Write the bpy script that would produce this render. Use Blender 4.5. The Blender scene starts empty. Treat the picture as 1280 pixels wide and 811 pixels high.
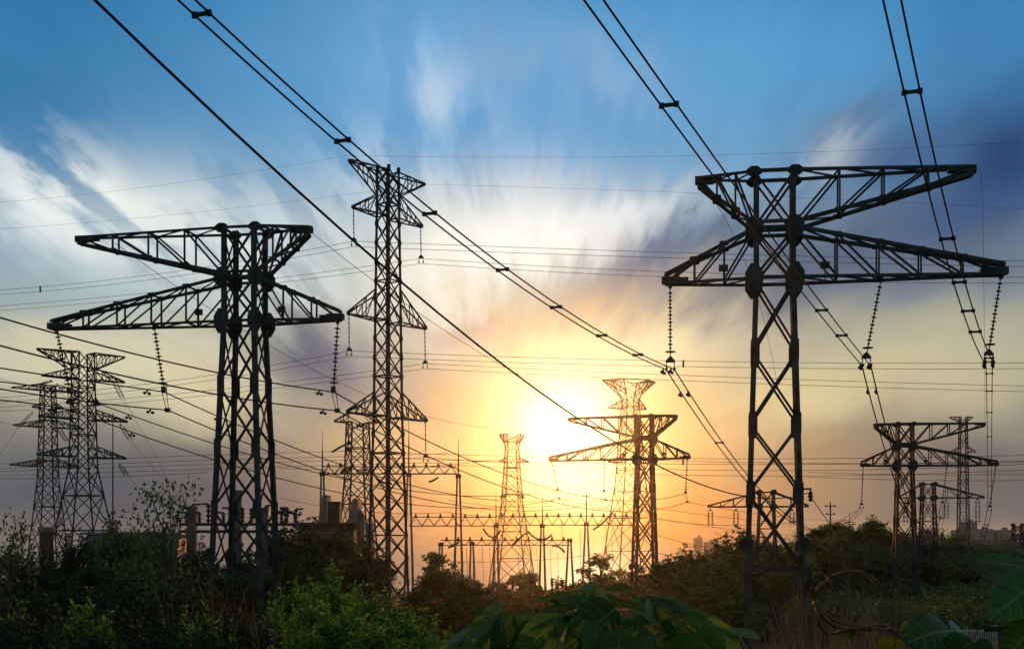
import bpy, math, random
import numpy as np
from mathutils import Vector, Matrix

random.seed(7); RNG = np.random.default_rng(7)
SC = bpy.context.scene
COL = SC.collection
R = math.radians
F, CX, HY, CZ = 1800.0, 640.0, 690.0, 10.0      # focal length, axis and horizon of the 1280 px wide photo, eye height

# ------------------------------------------------------------------ camera
cam = bpy.data.cameras.new('camera'); cam_o = bpy.data.objects.new('camera', cam); COL.objects.link(cam_o)
cam.sensor_width = 36; cam.lens = 36 * F / 1280; cam.shift_y = (HY - 405.5) / 1280
cam.clip_start = 0.1; cam.clip_end = 20000
cam_o.location = (0, 0, CZ); cam_o.rotation_euler = (R(90), 0, 0)
SC.camera = cam_o
SC.view_settings.view_transform = 'Standard'; SC.view_settings.look = 'None'
SC.view_settings.exposure = 0.0; SC.view_settings.gamma = 1
SC.render.resolution_x = 1024; SC.render.resolution_y = 648

# ------------------------------------------------------------------ sun
SUN_AZ, SUN_EL = R(2.2), R(4.4)
sd = bpy.data.lights.new('sun', 'SUN'); sun = bpy.data.objects.new('sun', sd); COL.objects.link(sun)
sd.energy = 2.4; sd.angle = R(0.5); sd.color = (1.0, 0.36, 0.09)
sdir = Vector((math.sin(SUN_AZ) * math.cos(SUN_EL), math.cos(SUN_AZ) * math.cos(SUN_EL), math.sin(SUN_EL)))
sun.rotation_euler = sdir.to_track_quat('Z', 'Y').to_euler()

# ------------------------------------------------------------------ sky
def lin(c):
    return tuple(((v / 255) / 12.92 if v / 255 <= 0.04045 else ((v / 255 + 0.055) / 1.055) ** 2.4) for v in c)

W = bpy.data.worlds.new('World'); SC.world = W; W.use_nodes = True
nt = W.node_tree; N = nt.nodes; L = nt.links; N.clear()
def nd(t, **k):
    n = N.new(t)
    for a, b in k.items(): setattr(n, a, b)
    return n
def inp(n, i, v):
    if isinstance(v, bpy.types.NodeSocket): L.new(v, n.inputs[i])
    else: n.inputs[i].default_value = v
def math_(op, a, b=0.0, c=None, clamp=False):
    n = nd('ShaderNodeMath', operation=op, use_clamp=clamp); inp(n, 0, a); inp(n, 1, b)
    if c is not None: inp(n, 2, c)
    return n.outputs[0]
def comb(x, y, z=0.0):
    n = nd('ShaderNodeCombineXYZ'); inp(n, 0, x); inp(n, 1, y); inp(n, 2, z); return n.outputs[0]
def noise(vec, scale, detail=3, rough=0.55):
    n = nd('ShaderNodeTexNoise'); n.noise_dimensions = '3D'
    inp(n, 'Vector', vec); inp(n, 'Scale', scale); inp(n, 'Detail', detail); inp(n, 'Roughness', rough)
    return n.outputs[0]
def mix(fac, a, b, blend='MIX'):
    n = nd('ShaderNodeMix', data_type='RGBA', blend_type=blend); n.clamp_factor = True
    inp(n, 0, fac)
    for i, v in ((6, a), (7, b)):
        if isinstance(v, tuple): v = (*v[:3], 1)
        inp(n, i, v)
    return n.outputs[2]
def ramp(fac, stops, interp='EASE'):
    n = nd('ShaderNodeValToRGB'); inp(n, 0, fac); cr = n.color_ramp; cr.interpolation = interp
    while len(cr.elements) < len(stops): cr.elements.new(0.5)
    for e, (p, c) in zip(cr.elements, stops): e.position = p; e.color = (*c, 1)
    return n.outputs[0]
def sstep(x, a, b):
    n = nd('ShaderNodeMapRange', interpolation_type='SMOOTHSTEP'); inp(n, 0, x); inp(n, 1, a); inp(n, 2, b); inp(n, 3, 0.0); inp(n, 4, 1.0)
    return n.outputs[0]

tc = nd('ShaderNodeTexCoord')
sx = nd('ShaderNodeSeparateXYZ'); L.new(tc.outputs['Generated'], sx.inputs[0])
X, Y, Z = sx.outputs
Yc = math_('MAXIMUM', Y, 0.15)
# sky directions as tangents about the view north (u to the right, v upwards), in units of 1000/1800
U = math_('DIVIDE', math_('MULTIPLY', X, 1.8), Yc)
V = math_('DIVIDE', math_('MULTIPLY', Z, 1.8), Yc)
# polar coordinates about the point the wind streaks run from
SU, SV = (655 - 640) / 1000, (690 - 640) / 1000
du = math_('SUBTRACT', U, SU); dv = math_('SUBTRACT', V, SV)
ang = math_('ARCTAN2', dv, du)
rad = math_('SQRT', math_('ADD', math_('MULTIPLY', du, du), math_('MULTIPLY', dv, dv)))
lrad = math_('LOGARITHM', math_('ADD', rad, 0.05), 2.718)
pol = comb(math_('MULTIPLY', ang, 5.0), math_('MULTIPLY', lrad, 1.7))
n_str = noise(pol, 2.2, 5, 0.55)                                   # long thin streaks
pol2 = comb(math_('MULTIPLY', ang, 3.0), math_('MULTIPLY', lrad, 2.2), 4.7)
n_big = noise(pol2, 1.6, 3, 0.5)
n_soft = noise(comb(U, V, 2.2), 5.0, 3, 0.5)
pull = math_('MULTIPLY', math_('SUBTRACT', n_str, 0.5), 0.15)
pull = math_('MULTIPLY', pull, sstep(rad, 0.05, 0.45))
ru = math_('DIVIDE', du, math_('MAXIMUM', rad, 0.02)); rv = math_('DIVIDE', dv, math_('MAXIMUM', rad, 0.02))
U2 = math_('ADD', math_('ADD', U, math_('MULTIPLY', ru, pull)), math_('MULTIPLY', math_('SUBTRACT', n_soft, 0.5), 0.10))
V2 = math_('ADD', math_('ADD', V, math_('MULTIPLY', rv, pull)), math_('MULTIPLY', math_('SUBTRACT', n_big, 0.5), 0.08))
UV2 = comb(U2, V2); UV1 = comb(U, V)
# base: height gradient of the evening sky
hgt = math_('MULTIPLY', V, 1.0, clamp=True)
base = ramp(V, [(0.0, lin((112, 106, 100))), (0.06, lin((108, 108, 110))), (0.16, lin((132, 134, 124))), (0.27, lin((164, 168, 150))),
                (0.40, lin((140, 165, 180))), (0.50, lin((105, 158, 195))), (0.60, lin((84, 150, 200))), (0.75, lin((52, 122, 178)))])
def blob(col, px, py, sx_, sy_, strength, rot=0, c=(0, 0, 0), dist=True, mod=None):
    m = nd('ShaderNodeMapping', vector_type='TEXTURE')
    inp(m, 0, UV2 if dist else UV1)
    m.inputs[1].default_value = ((px - 640) / 1000, (690 - py) / 1000, 0)
    m.inputs[2].default_value = (0, 0, R(rot)); m.inputs[3].default_value = (sx_ / 1000, sy_ / 1000, 1)
    ln = nd('ShaderNodeVectorMath', operation='DOT_PRODUCT'); L.new(m.outputs[0], ln.inputs[0]); L.new(m.outputs[0], ln.inputs[1])
    f = math_('MULTIPLY', math_('EXPONENT', math_('MULTIPLY', ln.outputs['Value'], -1.0)), strength)
    if mod is not None: f = math_('MULTIPLY', f, mod)
    return mix(f, col, lin(c))
streak = sstep(n_str, 0.40, 0.58)
streak2 = sstep(n_big, 0.35, 0.62)
col = base
#            px   py   sx   sy  str rot  colour
for px, py, sx_, sy_, st, rot, c, mod in [
    (0, 60, 330, 260, .85, 0, (44, 112, 162), None),
    (560, 60, 240, 180, .6, 0, (110, 170, 220), None),
    (950, 60, 230, 120, .5, 0, (92, 160, 212), None),
    (1280, 60, 200, 150, .7, 0, (52, 118, 172), None),
    (60, 300, 150, 55, .6, -15, (186, 204, 212), None), (260, 300, 190, 50, .65, -12, (196, 210, 214), None), (40, 250, 110, 50, .9, -28, (225, 234, 236), streak), (180, 275, 200, 62, 1.15, -24, (250, 252, 244), streak), (370, 290, 70, 40, .7, -30, (225, 230, 228), streak), (40, 395, 140, 24, .8, 0, (104, 138, 160), None),
    (230, 330, 150, 90, .7, -30, (200, 212, 212), streak),
    (330, 260, 120, 60, .6, -25, (190, 210, 220), streak2),
    (150, 380, 220, 50, .55, 0, (165, 185, 190), None),
    (110, 455, 220, 55, .95, 0, (214, 208, 176), None),
    (250, 500, 110, 50, .9, 0, (226, 214, 172), None),
    (30, 550, 100, 50, .6, 0, (150, 142, 126), None),
    (150, 610, 330, 80, .9, 0, (78, 84, 94), None),
    (30, 680, 300, 34, .5, 0, (130, 116, 108), None),
    (405, 455, 80, 62, 1.0, -30, (80, 94, 118), None),
    (530, 90, 70, 40, .55, -50, (180, 208, 232), streak),
    (572, 115, 40, 60, .65, 20, (196, 214, 232), streak2),
    (610, 185, 200, 24, .6, 0, (92, 158, 212), None),
    (640, 60, 60, 40, .45, -20, (150, 165, 180), streak2),
    (760, 90, 90, 35, .5, -20, (150, 180, 210), None),
    (620, 265, 130, 60, .9, 0, (226, 234, 238), streak), (480, 240, 90, 60, .6, -35, (200, 218, 230), streak),
    (660, 240, 70, 60, .5, 5, (225, 228, 228), streak2),
    (560, 350, 110, 85, .95, 0, (236, 232, 212), None),
    (660, 305, 150, 50, 1.1, 10, (255, 255, 246), None), (570, 400, 80, 50, .7, 0, (238, 230, 204), None), (740, 265, 90, 18, .8, 8, (240, 244, 244), None),
    (780, 270, 90, 30, .5, 10, (225, 228, 228), streak),
    (840, 315, 130, 34, 1.0, 16, (70, 102, 136), None),
    (855, 385, 150, 32, .95, 10, (88, 98, 112), None),
    (1010, 330, 230, 55, .9, 10, (64, 88, 116), None),
    (1230, 330, 170, 70, .85, 0, (104, 114, 128), None),
    (1100, 185, 150, 60, .85, 20, (66, 98, 140), streak2),
    (1270, 205, 160, 90, 1.0, 15, (36, 66, 112), None),
    (1060, 150, 40, 26, .6, 20, (98, 120, 150), None),
    (1050, 188, 50, 26, .8, 28, (178, 186, 192), streak),
    (930, 270, 90, 40, .5, 30, (120, 150, 180), streak), (1200, 260, 120, 30, .6, 15, (54, 84, 128), None),
    (610, 415, 110, 24, .85, 0, (176, 156, 152), None),
    (720, 385, 80, 30, .85, 20, (150, 132, 130), None), (560, 480, 70, 24, .5, 0, (190, 170, 150), None),
    (880, 440, 190, 34, .55, 6, (176, 168, 158), None),
    (1120, 425, 220, 36, .85, 6, (170, 168, 146), None),
    (1020, 500, 190, 56, .85, 8, (222, 210, 160), None),
    (1200, 480, 120, 44, .75, 8, (196, 184, 150), None),
    (1210, 590, 200, 60, .9, 0, (104, 98, 98), None),
    (1010, 600, 130, 60, .8, 5, (150, 132, 104), None),
    (1160, 668, 260, 18, .8, 0, (172, 146, 112), None),
    (500, 560, 130, 60, .75, 0, (205, 186, 138), None),
    (520, 640, 110, 50, .75, 0, (160, 138, 108), None),
    ]:
    col = blob(col, px, py, sx_, sy_, st, rot, c, True, mod)
col_noGlow = col
# the glow round the sun
for px, py, sx_, sy_, st, rot, c in [
    (720, 630, 260, 90, .5, 0, (225, 160, 80)),
    (745, 540, 140, 110, .75, 0, (255, 214, 112)),
    (695, 480, 90, 95, .85, 0, (255, 244, 190)),
    (760, 655, 160, 45, .9, 0, (240, 140, 48)),
    (800, 440, 110, 60, .6, 25, (255, 246, 200)),
    ]:
    col = blob(col, px, py, sx_, sy_, st, rot, c, True)
col = mix(math_('MULTIPLY', streak, 0.10), col, (1, 1, 1), 'SOFT_LIGHT')
for px, py, sx_, sy_, st, c in [(708, 535, 46, 48, 1.4, (1.25, 1.2, 0.95)), (735, 605, 60, 40, 1.2, (1.2, 0.95, 0.5)), (730, 725, 70, 45, 1.0, (1.1, 0.9, 0.5))]:
    m = nd('ShaderNodeMapping', vector_type='TEXTURE'); inp(m, 0, UV1)
    m.inputs[1].default_value = ((px - 640) / 1000, (690 - py) / 1000, 0); m.inputs[3].default_value = (sx_ / 1000, sy_ / 1000, 1)
    ln = nd('ShaderNodeVectorMath', operation='DOT_PRODUCT'); L.new(m.outputs[0], ln.inputs[0]); L.new(m.outputs[0], ln.inputs[1])
    f = math_('MULTIPLY', math_('EXPONENT', math_('MULTIPLY', ln.outputs['Value'], -1.0)), st, clamp=True)
    col = mix(f, col, c)
# the clear sky away from the sunset comes from the Sky Texture
sky = nd('ShaderNodeTexSky', sky_type='NISHITA'); sky.sun_disc = False
sky.sun_elevation = SUN_EL; sky.sun_rotation = SUN_AZ; sky.dust_density = 2.0
skyc = nd('ShaderNodeVectorMath', operation='SCALE'); L.new(sky.outputs[0], skyc.inputs[0]); skyc.inputs[3].default_value = 0.17
front = math_('MULTIPLY', sstep(Y, 0.25, 0.75), sstep(V, 1.5, 0.95))
fin = mix(front, skyc.outputs[0], col)
bg = nd('ShaderNodeBackground'); L.new(fin, bg.inputs[0]); bg.inputs[1].default_value = 1.0
wo = nd('ShaderNodeOutputWorld'); L.new(bg.outputs[0], wo.inputs[0])

# ------------------------------------------------------------------ helpers
def P(px, py, D): return Vector(((px - CX) * D / F, D, CZ - (py - HY) * D / F))
_gy = [-60, 0, 12, 30, 60, 86, 98, 151, 212, 300, 360, 1500]
_gz = [8.6, 8.3, 7.7, 6.2, 4.2, 3.0, 2.4, 1.6, 0.4, 0.2, 0, -36]
def ground_z(x, y):
    z = float(np.interp(y, _gy, _gz))
    z += 0.35 * math.sin(x * 0.11 + y * 0.05) * min(1, max(0, y) / 40) * (1 if y < 500 else 0)
    z += 11 * math.exp(-(((x - 88) / 46) ** 2 + ((y - 330) / 70) ** 2))          # wooded hill on the right
    z += 7 * math.exp(-(((x - 44) / 30) ** 2 + ((y - 270) / 40) ** 2))
    z += 1.5 * math.exp(-(((x + 20) / 14) ** 2 + ((y - 180) / 20) ** 2))
    return z
def tag(o, label=None, cat=None, group=None, kind=None):
    if label: o['label'] = label
    if cat: o['category'] = cat
    if group: o['group'] = group
    if kind: o['kind'] = kind
    return o
def empty(name, loc, label, cat, group=None, rz=0.0):
    o = bpy.data.objects.new(name, None); COL.objects.link(o); o.empty_display_size = 0.3
    o.location = loc; o.rotation_euler = (0, 0, rz)
    return tag(o, label, cat, group)
class MB:
    def __init__(s): s.v = []; s.f = []; s.sm = False
    def add(s, vs, fs):
        k = len(s.v); s.v += [tuple(v) for v in vs]; s.f += [tuple(i + k for i in f) for f in fs]; return s
    def bar(s, a, b, w, h=None, up=None):
        a = Vector(a); b = Vector(b); h = w if h is None else h
        d = b - a
        if d.length < 1e-5: return s
        d.normalize(); u = Vector(up) if up is not None else Vector((0, 0, 1))
        if abs(d.dot(u)) > 0.97: u = Vector((0, 1, 0)) if abs(d.y) < .9 else Vector((1, 0, 0))
        x = d.cross(u).normalized(); y = x.cross(d).normalized()
        vs = []
        for p in (a, b):
            for i, j in ((-1, -1), (1, -1), (1, 1), (-1, 1)): vs.append(p + x * (i * w / 2) + y * (j * h / 2))
        return s.add(vs, [(0, 1, 2, 3), (7, 6, 5, 4), (0, 4, 5, 1), (1, 5, 6, 2), (2, 6, 7, 3), (3, 7, 4, 0)])
    def angle(s, a, b, w, t=0.03, up=None):          # an L-shaped steel angle
        a = Vector(a); b = Vector(b); d = (b - a)
        if d.length < 1e-5: return s
        d.normalize(); u = Vector(up) if up is not None else Vector((0, 0, 1))
        if abs(d.dot(u)) > 0.97: u = Vector((0, 1, 0))
        x = d.cross(u).normalized(); y = x.cross(d).normalized()
        s.bar(a + x * (w / 2 - t / 2), b + x * (w / 2 - t / 2), t, w, u)
        s.bar(a - y * (w / 2 - t / 2) - x * t / 2, b - y * (w / 2 - t / 2) - x * t / 2, w - t, t, u)
        return s
    def box(s, c, sz):
        c = Vector(c); return s.bar(c - Vector((0, 0, sz[2] / 2)), c + Vector((0, 0, sz[2] / 2)), sz[0], sz[1], (0, 1, 0))
    def tube(s, pts, r, n=6, r1=None):
        pts = [Vector(p) for p in pts]; m = len(pts); k = len(s.v); vs = []; fs = []
        for i, p in enumerate(pts):
            d = (pts[min(i + 1, m - 1)] - pts[max(i - 1, 0)]).normalized()
            u = Vector((0, 0, 1)) if abs(d.z) < .95 else Vector((0, 1, 0))
            x = d.cross(u).normalized(); y = x.cross(d).normalized()
            rr = r if r1 is None else r + (r1 - r) * i / max(1, m - 1)
            if callable(r): rr = r(i / max(1, m - 1))
            for j in range(n):
                a = 2 * math.pi * j / n; vs.append(p + x * rr * math.cos(a) + y * rr * math.sin(a))
        for i in range(m - 1):
            for j in range(n): fs.append((i * n + j, i * n + (j + 1) % n, (i + 1) * n + (j + 1) % n, (i + 1) * n + j))
        fs.append(tuple(range(n - 1, -1, -1))); fs.append(tuple((m - 1) * n + j for j in range(n)))
        return s.add(vs, fs)
    def lathe(s, a, b, prof, n=10):                  # prof: (t along a->b in metres, radius)
        a = Vector(a); b = Vector(b); d = (b - a).normalized(); u = Vector((0, 0, 1)) if abs(d.z) < .95 else Vector((0, 1, 0))
        x = d.cross(u).normalized(); y = x.cross(d).normalized(); vs = []; fs = []
        for t, r in prof:
            for j in range(n):
                q = 2 * math.pi * j / n; vs.append(a + d * t + x * r * math.cos(q) + y * r * math.sin(q))
        for i in range(len(prof) - 1):
            for j in range(n): fs.append((i * n + j, i * n + (j + 1) % n, (i + 1) * n + (j + 1) % n, (i + 1) * n + j))
        fs.append(tuple(range(n - 1, -1, -1))); fs.append(tuple((len(prof) - 1) * n + j for j in range(n)))
        return s.add(vs, fs)
    def plate(s, c, w, h, t, nrm=(0, 1, 0), cut=.3):  # octagonal plate
        c = Vector(c); n_ = Vector(nrm).normalized(); z = Vector((0, 0, 1)); x = z.cross(n_).normalized()
        k = cut; o = [(-.5 + k / 2, .5), (.5 - k / 2, .5), (.5, .5 - k / 2), (.5, -.5 + k / 2), (.5 - k / 2, -.5), (-.5 + k / 2, -.5), (-.5, -.5 + k / 2), (-.5, .5 - k / 2)]
        vs = [c + x * a * w + z * b * h + n_ * q * t / 2 for q in (-1, 1) for a, b in o]
        fs = [tuple(range(8)), tuple(range(15, 7, -1))] + [(i, 8 + i, 8 + (i + 1) % 8, (i + 1) % 8) for i in range(8)]
        return s.add(vs, fs)
    def build(s, name, mat, parent=None, smooth=False):
        me = bpy.data.meshes.new(name); me.from_pydata(s.v, [], s.f); me.materials.append(mat)
        if smooth: me.polygons.foreach_set('use_smooth', [True] * len(me.polygons))
        o = bpy.data.objects.new(name, me); COL.objects.link(o)
        if parent: o.parent = parent
        return o
def copy_tree(o, parent=None):
    c = o.copy(); COL.objects.link(c)
    if parent: c.parent = parent
    for ch in o.children: copy_tree(ch, c)
    return c

# ------------------------------------------------------------------ materials
def material(name, base, rough=.6, metal=0.0, var=.25, scale=4.0, transl=0.0, island=False, bump=0.0, spec=.5, tcol=None):
    m = bpy.data.materials.new(name); m.use_nodes = True; t = m.node_tree; n = t.nodes; l = t.links
    b = n['Principled BSDF']; out = n['Material Output']
    b.inputs['Roughness'].default_value = rough; b.inputs['Metallic'].default_value = metal
    b.inputs['Specular IOR Level'].default_value = spec
    cr = n.new('ShaderNodeValToRGB'); cr.color_ramp.elements[0].color = (*[max(0, c * (1 - var)) for c in base], 1)
    cr.color_ramp.elements[1].color = (*[c * (1 + var) for c in base], 1)
    if island:
        g = n.new('ShaderNodeNewGeometry'); l.new(g.outputs['Random Per Island'], cr.inputs[0])
    else:
        co = n.new('ShaderNodeTexCoord'); nz = n.new('ShaderNodeTexNoise'); nz.inputs['Scale'].default_value = scale; nz.inputs['Detail'].default_value = 5
        l.new(co.outputs['Object'], nz.inputs['Vector'])
        mr = n.new('ShaderNodeMapRange'); mr.inputs[1].default_value = .3; mr.inputs[2].default_value = .7
        l.new(nz.outputs[0], mr.inputs[0]); l.new(mr.outputs[0], cr.inputs[0])
        if bump:
            bp = n.new('ShaderNodeBump'); bp.inputs['Strength'].default_value = bump; l.new(nz.outputs[0], bp.inputs['Height']); l.new(bp.outputs[0], b.inputs['Normal'])
    l.new(cr.outputs[0], b.inputs['Base Color'])
    if transl:
        tr = n.new('ShaderNodeBsdfTranslucent'); ms = n.new('ShaderNodeMixShader'); ms.inputs[0].default_value = transl
        if tcol: 
            mx = n.new('ShaderNodeMix'); mx.data_type = 'RGBA'; mx.blend_type = 'MULTIPLY'; mx.inputs[0].default_value = 1
            l.new(cr.outputs[0], mx.inputs[6]); mx.inputs[7].default_value = (*tcol, 1); l.new(mx.outputs[2], tr.inputs[0])
        else: l.new(cr.outputs[0], tr.inputs[0])
        l.new(b.outputs[0], ms.inputs[1]); l.new(tr.outputs[0], ms.inputs[2]); l.new(ms.outputs[0], out.inputs[0])
    return m
M_STEEL = material('weathered steel', (.028, .042, .050), .75, .0, .6, 1.2, spec=.25)
M_STEEL2 = material('galvanised steel', (.045, .052, .058), .8, .0, .35, .8, spec=.2)
M_WIRE = material('aluminium conductor', (.03, .03, .032), .9, 0, .1, spec=.1)
M_INS = material('insulator glaze', (.04, .03, .028), .7, 0, .3, spec=.2)
M_CONC = material('concrete', (.18, .175, .165), .85, 0, .3, 1.5, bump=.2)
M_DARKC = material('stained concrete', (.09, .09, .088), .85, 0, .4, 1.0)
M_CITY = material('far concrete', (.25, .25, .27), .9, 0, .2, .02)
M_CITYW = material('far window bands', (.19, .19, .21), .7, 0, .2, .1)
M_GLASS = material('window glass', (.03, .035, .04), .2, 0, .2)
M_SOIL = material('soil and litter', (.035, .038, .02), .95, 0, .5, .35, bump=.5)
M_BARK = material('bark', (.07, .055, .04), .9, 0, .4, 6)
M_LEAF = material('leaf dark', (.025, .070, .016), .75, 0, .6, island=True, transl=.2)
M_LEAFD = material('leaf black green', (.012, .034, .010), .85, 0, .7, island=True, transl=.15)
M_LEAFM = material('leaf mid', (.085, .14, .036), .8, 0, .55, island=True, transl=.25)
M_LEAFB = material('leaf bright', (.10, .23, .026), .7, 0, .75, island=True, transl=.4)
M_LEAFY = material('leaf yellowish', (.14, .12, .03), .55, 0, .4, island=True, transl=.4)
M_DRY = material('dry grass', (.17, .10, .055), .8, 0, .5, island=True, transl=.25)
M_GRASS = material('green grass', (.06, .09, .03), .7, 0, .5, island=True, transl=.3)
M_VINE = material('woody vine', (.15, .08, .03), .85, 0, .6, 60, bump=.3)
M_ROOF = material('roof sheet', (.10, .14, .14), .6, .1, .2, .5)
M_PAINTW = material('white paint', (.6, .6, .58), .6, 0, .1)

# ------------------------------------------------------------------ ground
def build_ground():
    xs = sorted(set(list(np.linspace(-160, 160, 81)) + [-700, -300, 300, 700]))
    ys = sorted(set([-60, -20] + list(np.linspace(-8, 500, 128)) + [650, 900, 1200, 1500]))
    b = MB()
    for y in ys:
        for x in xs: b.v.append((x, y, ground_z(x, y)))
    n = len(xs)
    for j in range(len(ys) - 1):
        for i in range(n - 1): b.f.append((j * n + i, j * n + i + 1, (j + 1) * n + i + 1, (j + 1) * n + i))
    tag(b.build('ground', M_SOIL, smooth=True), 'dark overgrown ground sloping down to the substation', 'ground', kind='structure')
build_ground()

# ------------------------------------------------------------------ the big T-shaped pylons
def t_pylon(px, D, base_z, mirror, yaw, label, near=True, slope=.030, arms=(11.4, 4.5, 13.2, 6.5), group='pylons with two uneven crossarms'):
    root = empty('pylon', (P(px, 0, D).x, D, base_z), label, 'pylon', group, yaw)
    m = -1 if mirror else 1
    LOW, MID, TOP = 23.2, 26.15, 29.5
    hw = lambda z: 1.2 + max(0, LOW - z) * slope
    V3 = lambda x, y, z: Vector((x * m, y, z))
    lw = .29; bw = .13; st = M_STEEL
    def strut(b, a, c, w=bw):
        if near: b.angle(a, c, w, .035)
        else: b.bar(a, c, w * 1.35, w * 1.3)
    for i in (-1, 1):
        for j in (-1, 1):
            b = MB()
            zz = [0, LOW, TOP + .25]
            for a, c in zip(zz, zz[1:]):
                A = V3(i * hw(a), j * hw(a), a); C = V3(i * hw(c), j * hw(c), c)
                # an angle with its corner outwards: two plates, plus the inner lip
                b.bar(A + V3(0, -j * lw / 2, 0), C + V3(0, -j * lw / 2, 0), .05 if near else .1, lw, (0, 1, 0))
                b.bar(A + V3(-i * lw / 2, 0, 0), C + V3(-i * lw / 2, 0, 0), lw, .05 if near else .1, (0, 1, 0))
                b.bar(A + V3(-i * lw * .8, -j * lw * .8, 0), C + V3(-i * lw * .8, -j * lw * .8, 0), .12, .12, (0, 1, 0))
            b.box(V3(i * hw(0), j * hw(0), -.3), (.9, .9, 1.0))
            b.build('leg', st, root)
    # body bracing: X panels on the four faces
    b = MB()
    zs = [.4, 6.0, 10.5, 14.6, 18.9, LOW, MID, TOP]
    for z0, z1 in zip(zs, zs[1:]):
        for s in (-1, 1):
            for (a, c) in (((-1), 1), (1, -1)):
                strut(b, V3(a * hw(z0), s * (hw(z0) - .06), z0), V3(c * hw(z1), s * (hw(z1) - .06), z1), .145)
                strut(b, V3(s * (hw(z0) - .06), a * hw(z0), z0), V3(s * (hw(z1) - .06), c * hw(z1), z1), .12)
    for z in (6.0, LOW, MID, TOP, MID + .35):
        for s in (-1, 1):
            strut(b, V3(-hw(z), s * hw(z), z), V3(hw(z), s * hw(z), z), .2 if z != 6.0 else .3)
            strut(b, V3(s * hw(z), -hw(z), z), V3(s * hw(z), hw(z), z), .16)
    b.build('bracing', st, root)
    # crossarms
    def arm(tipx, zt, root_top, root_bot, bays, flat_top, name, tipz):
        s = 1 if tipx > 0 else -1; b = MB(); cw = .18
        ch = {}
        for j in (-1, 1):
            t0 = V3(s * 1.2, j * 1.2, root_top); b0 = V3(s * 1.2, j * 1.2, root_bot)
            tt = V3(tipx, j * .22, tipz + .16); tb = V3(tipx, j * .22, tipz - .16)
            if flat_top: tt = V3(tipx, j * .22, root_top)
            else: tb = V3(tipx, j * .22, root_bot)
            strut(b, t0, tt, cw if flat_top else cw * 1.25); strut(b, b0, tb, cw * 1.25 if flat_top else cw)
            for k in range(1, bays):
                t = k / bays
                strut(b, t0.lerp(tt, t), b0.lerp(tb, t), .11)
            for k in range(bays):
                t, u = k / bays, (k + 1) / bays
                if flat_top: strut(b, b0.lerp(tb, t) if k % 1 == 0 else t0, t0.lerp(tt, u), .12)
                else: strut(b, b0.lerp(tb, t), t0.lerp(tt, u), .12) if s * tipx < 0 else strut(b, t0.lerp(tt, t), b0.lerp(tb, u), .12)
            ch[j] = (t0, tt, b0, tb)
        for k in range(bays + 1):
            t = k / bays; u = min(1, (k + 1) / bays)
            for q in (0, 2):
                A0, A1 = ch[-1][q], ch[-1][q + 1]; B0, B1 = ch[1][q], ch[1][q + 1]
                if k: strut(b, A0.lerp(A1, t), B0.lerp(B1, t), .11)
                if k < bays: strut(b, A0.lerp(A1, t), B0.lerp(B1, u), .10)
        # lumps of plate where bays join, and the tip
        for k in range(1, bays):
            t = k / bays
            for j in (-1, 1):
                q = ch[j][0].lerp(ch[j][1], t) if not flat_top else ch[j][2].lerp(ch[j][3], t)
                b.plate(q, .55, .3, .05)
        b.box(V3(tipx - s * .35, 0, (tipz + (root_top if flat_top else root_bot)) / 2), (1.1, .55, .42))
        b.box(V3(tipx - s * 1.1, 0, (tipz + (root_top if flat_top else root_bot)) / 2), (.6, .7, .25))
        b.build(name, st, root)
    arm(arms[0], TOP, TOP, MID + .3, 4, True, 'upper_crossarm', TOP - .25)
    arm(-arms[1], TOP, TOP, MID + .3, 3, True, 'upper_crossarm', TOP - .3)
    arm(arms[2], LOW, MID, LOW, 5, False, 'lower_crossarm', LOW + .4)
    arm(-arms[3], LOW, MID, LOW, 3, False, 'lower_crossarm', LOW + .4)
    for i in (-1, 1):
        for z, w, h in ((LOW, 1.05, 1.7), (MID, 1.05, 1.35), (TOP - .05, .9, .65), (18.9, .5, 1.4), (14.6, .5, 1.35), (10.5, .5, 1.3), (7.4, .8, 1.0)):
            off = .0 if z > 20 or z < 8 else -.2
            for j in (-1, 1):
                g = MB()
                g.plate(V3(i * (hw(z) + off), j * (hw(z) + .05), z), w, h, .05, (0, 1, 0), .3 if 8 < z < 20 else .62)
                g.plate(V3(i * (hw(z) + .05), j * (hw(z) + off * .5), z), w * .45, h * .9, .05, (1, 0, 0), .1)
                g.build('gusset_plate', st, root)
    for x in (-3.0, 2.9):
        g = MB(); g.box(V3(x, -1.0, LOW + .65), (.55, .04, .42)); g.bar(V3(x, -1.0, LOW - .35), V3(x, -1.0, LOW + .5), .06)
        g.build('number_plate', st, root)
    root['m'] = m
    return root
def w_of(root, x, z, y=0.0):           # world point of a local (unmirrored) point of a pylon
    mtx = Matrix.Translation(root.location) @ Matrix.Rotation(root.rotation_euler.z, 4, 'Z')
    return mtx @ Vector((x * root['m'], y, z))
PA = t_pylon(968, 86, 3.0, False, R(-9), 'biggest black lattice pylon standing right of centre, both long crossarms pointing right')
PL = t_pylon(306, 98, 2.4, True, R(-11), 'tall black lattice pylon on the left with its long crossarms pointing left', slope=.038, arms=(12.2, 4.6, 14.3, 6.8))
PR = t_pylon(806, 212, 0.5, True, R(-17), 'orange-lit pylon in front of the sun glare, long crossarms pointing left', near=False, arms=(11.5, 4.7, 14.5, 6.6))
PB = t_pylon(1131, 218, -0.1, False, R(-6), 'smaller pylon right of the biggest one, against the wooded hill', near=False, arms=(11.7, 4.5, 13.6, 6.5))

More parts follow.
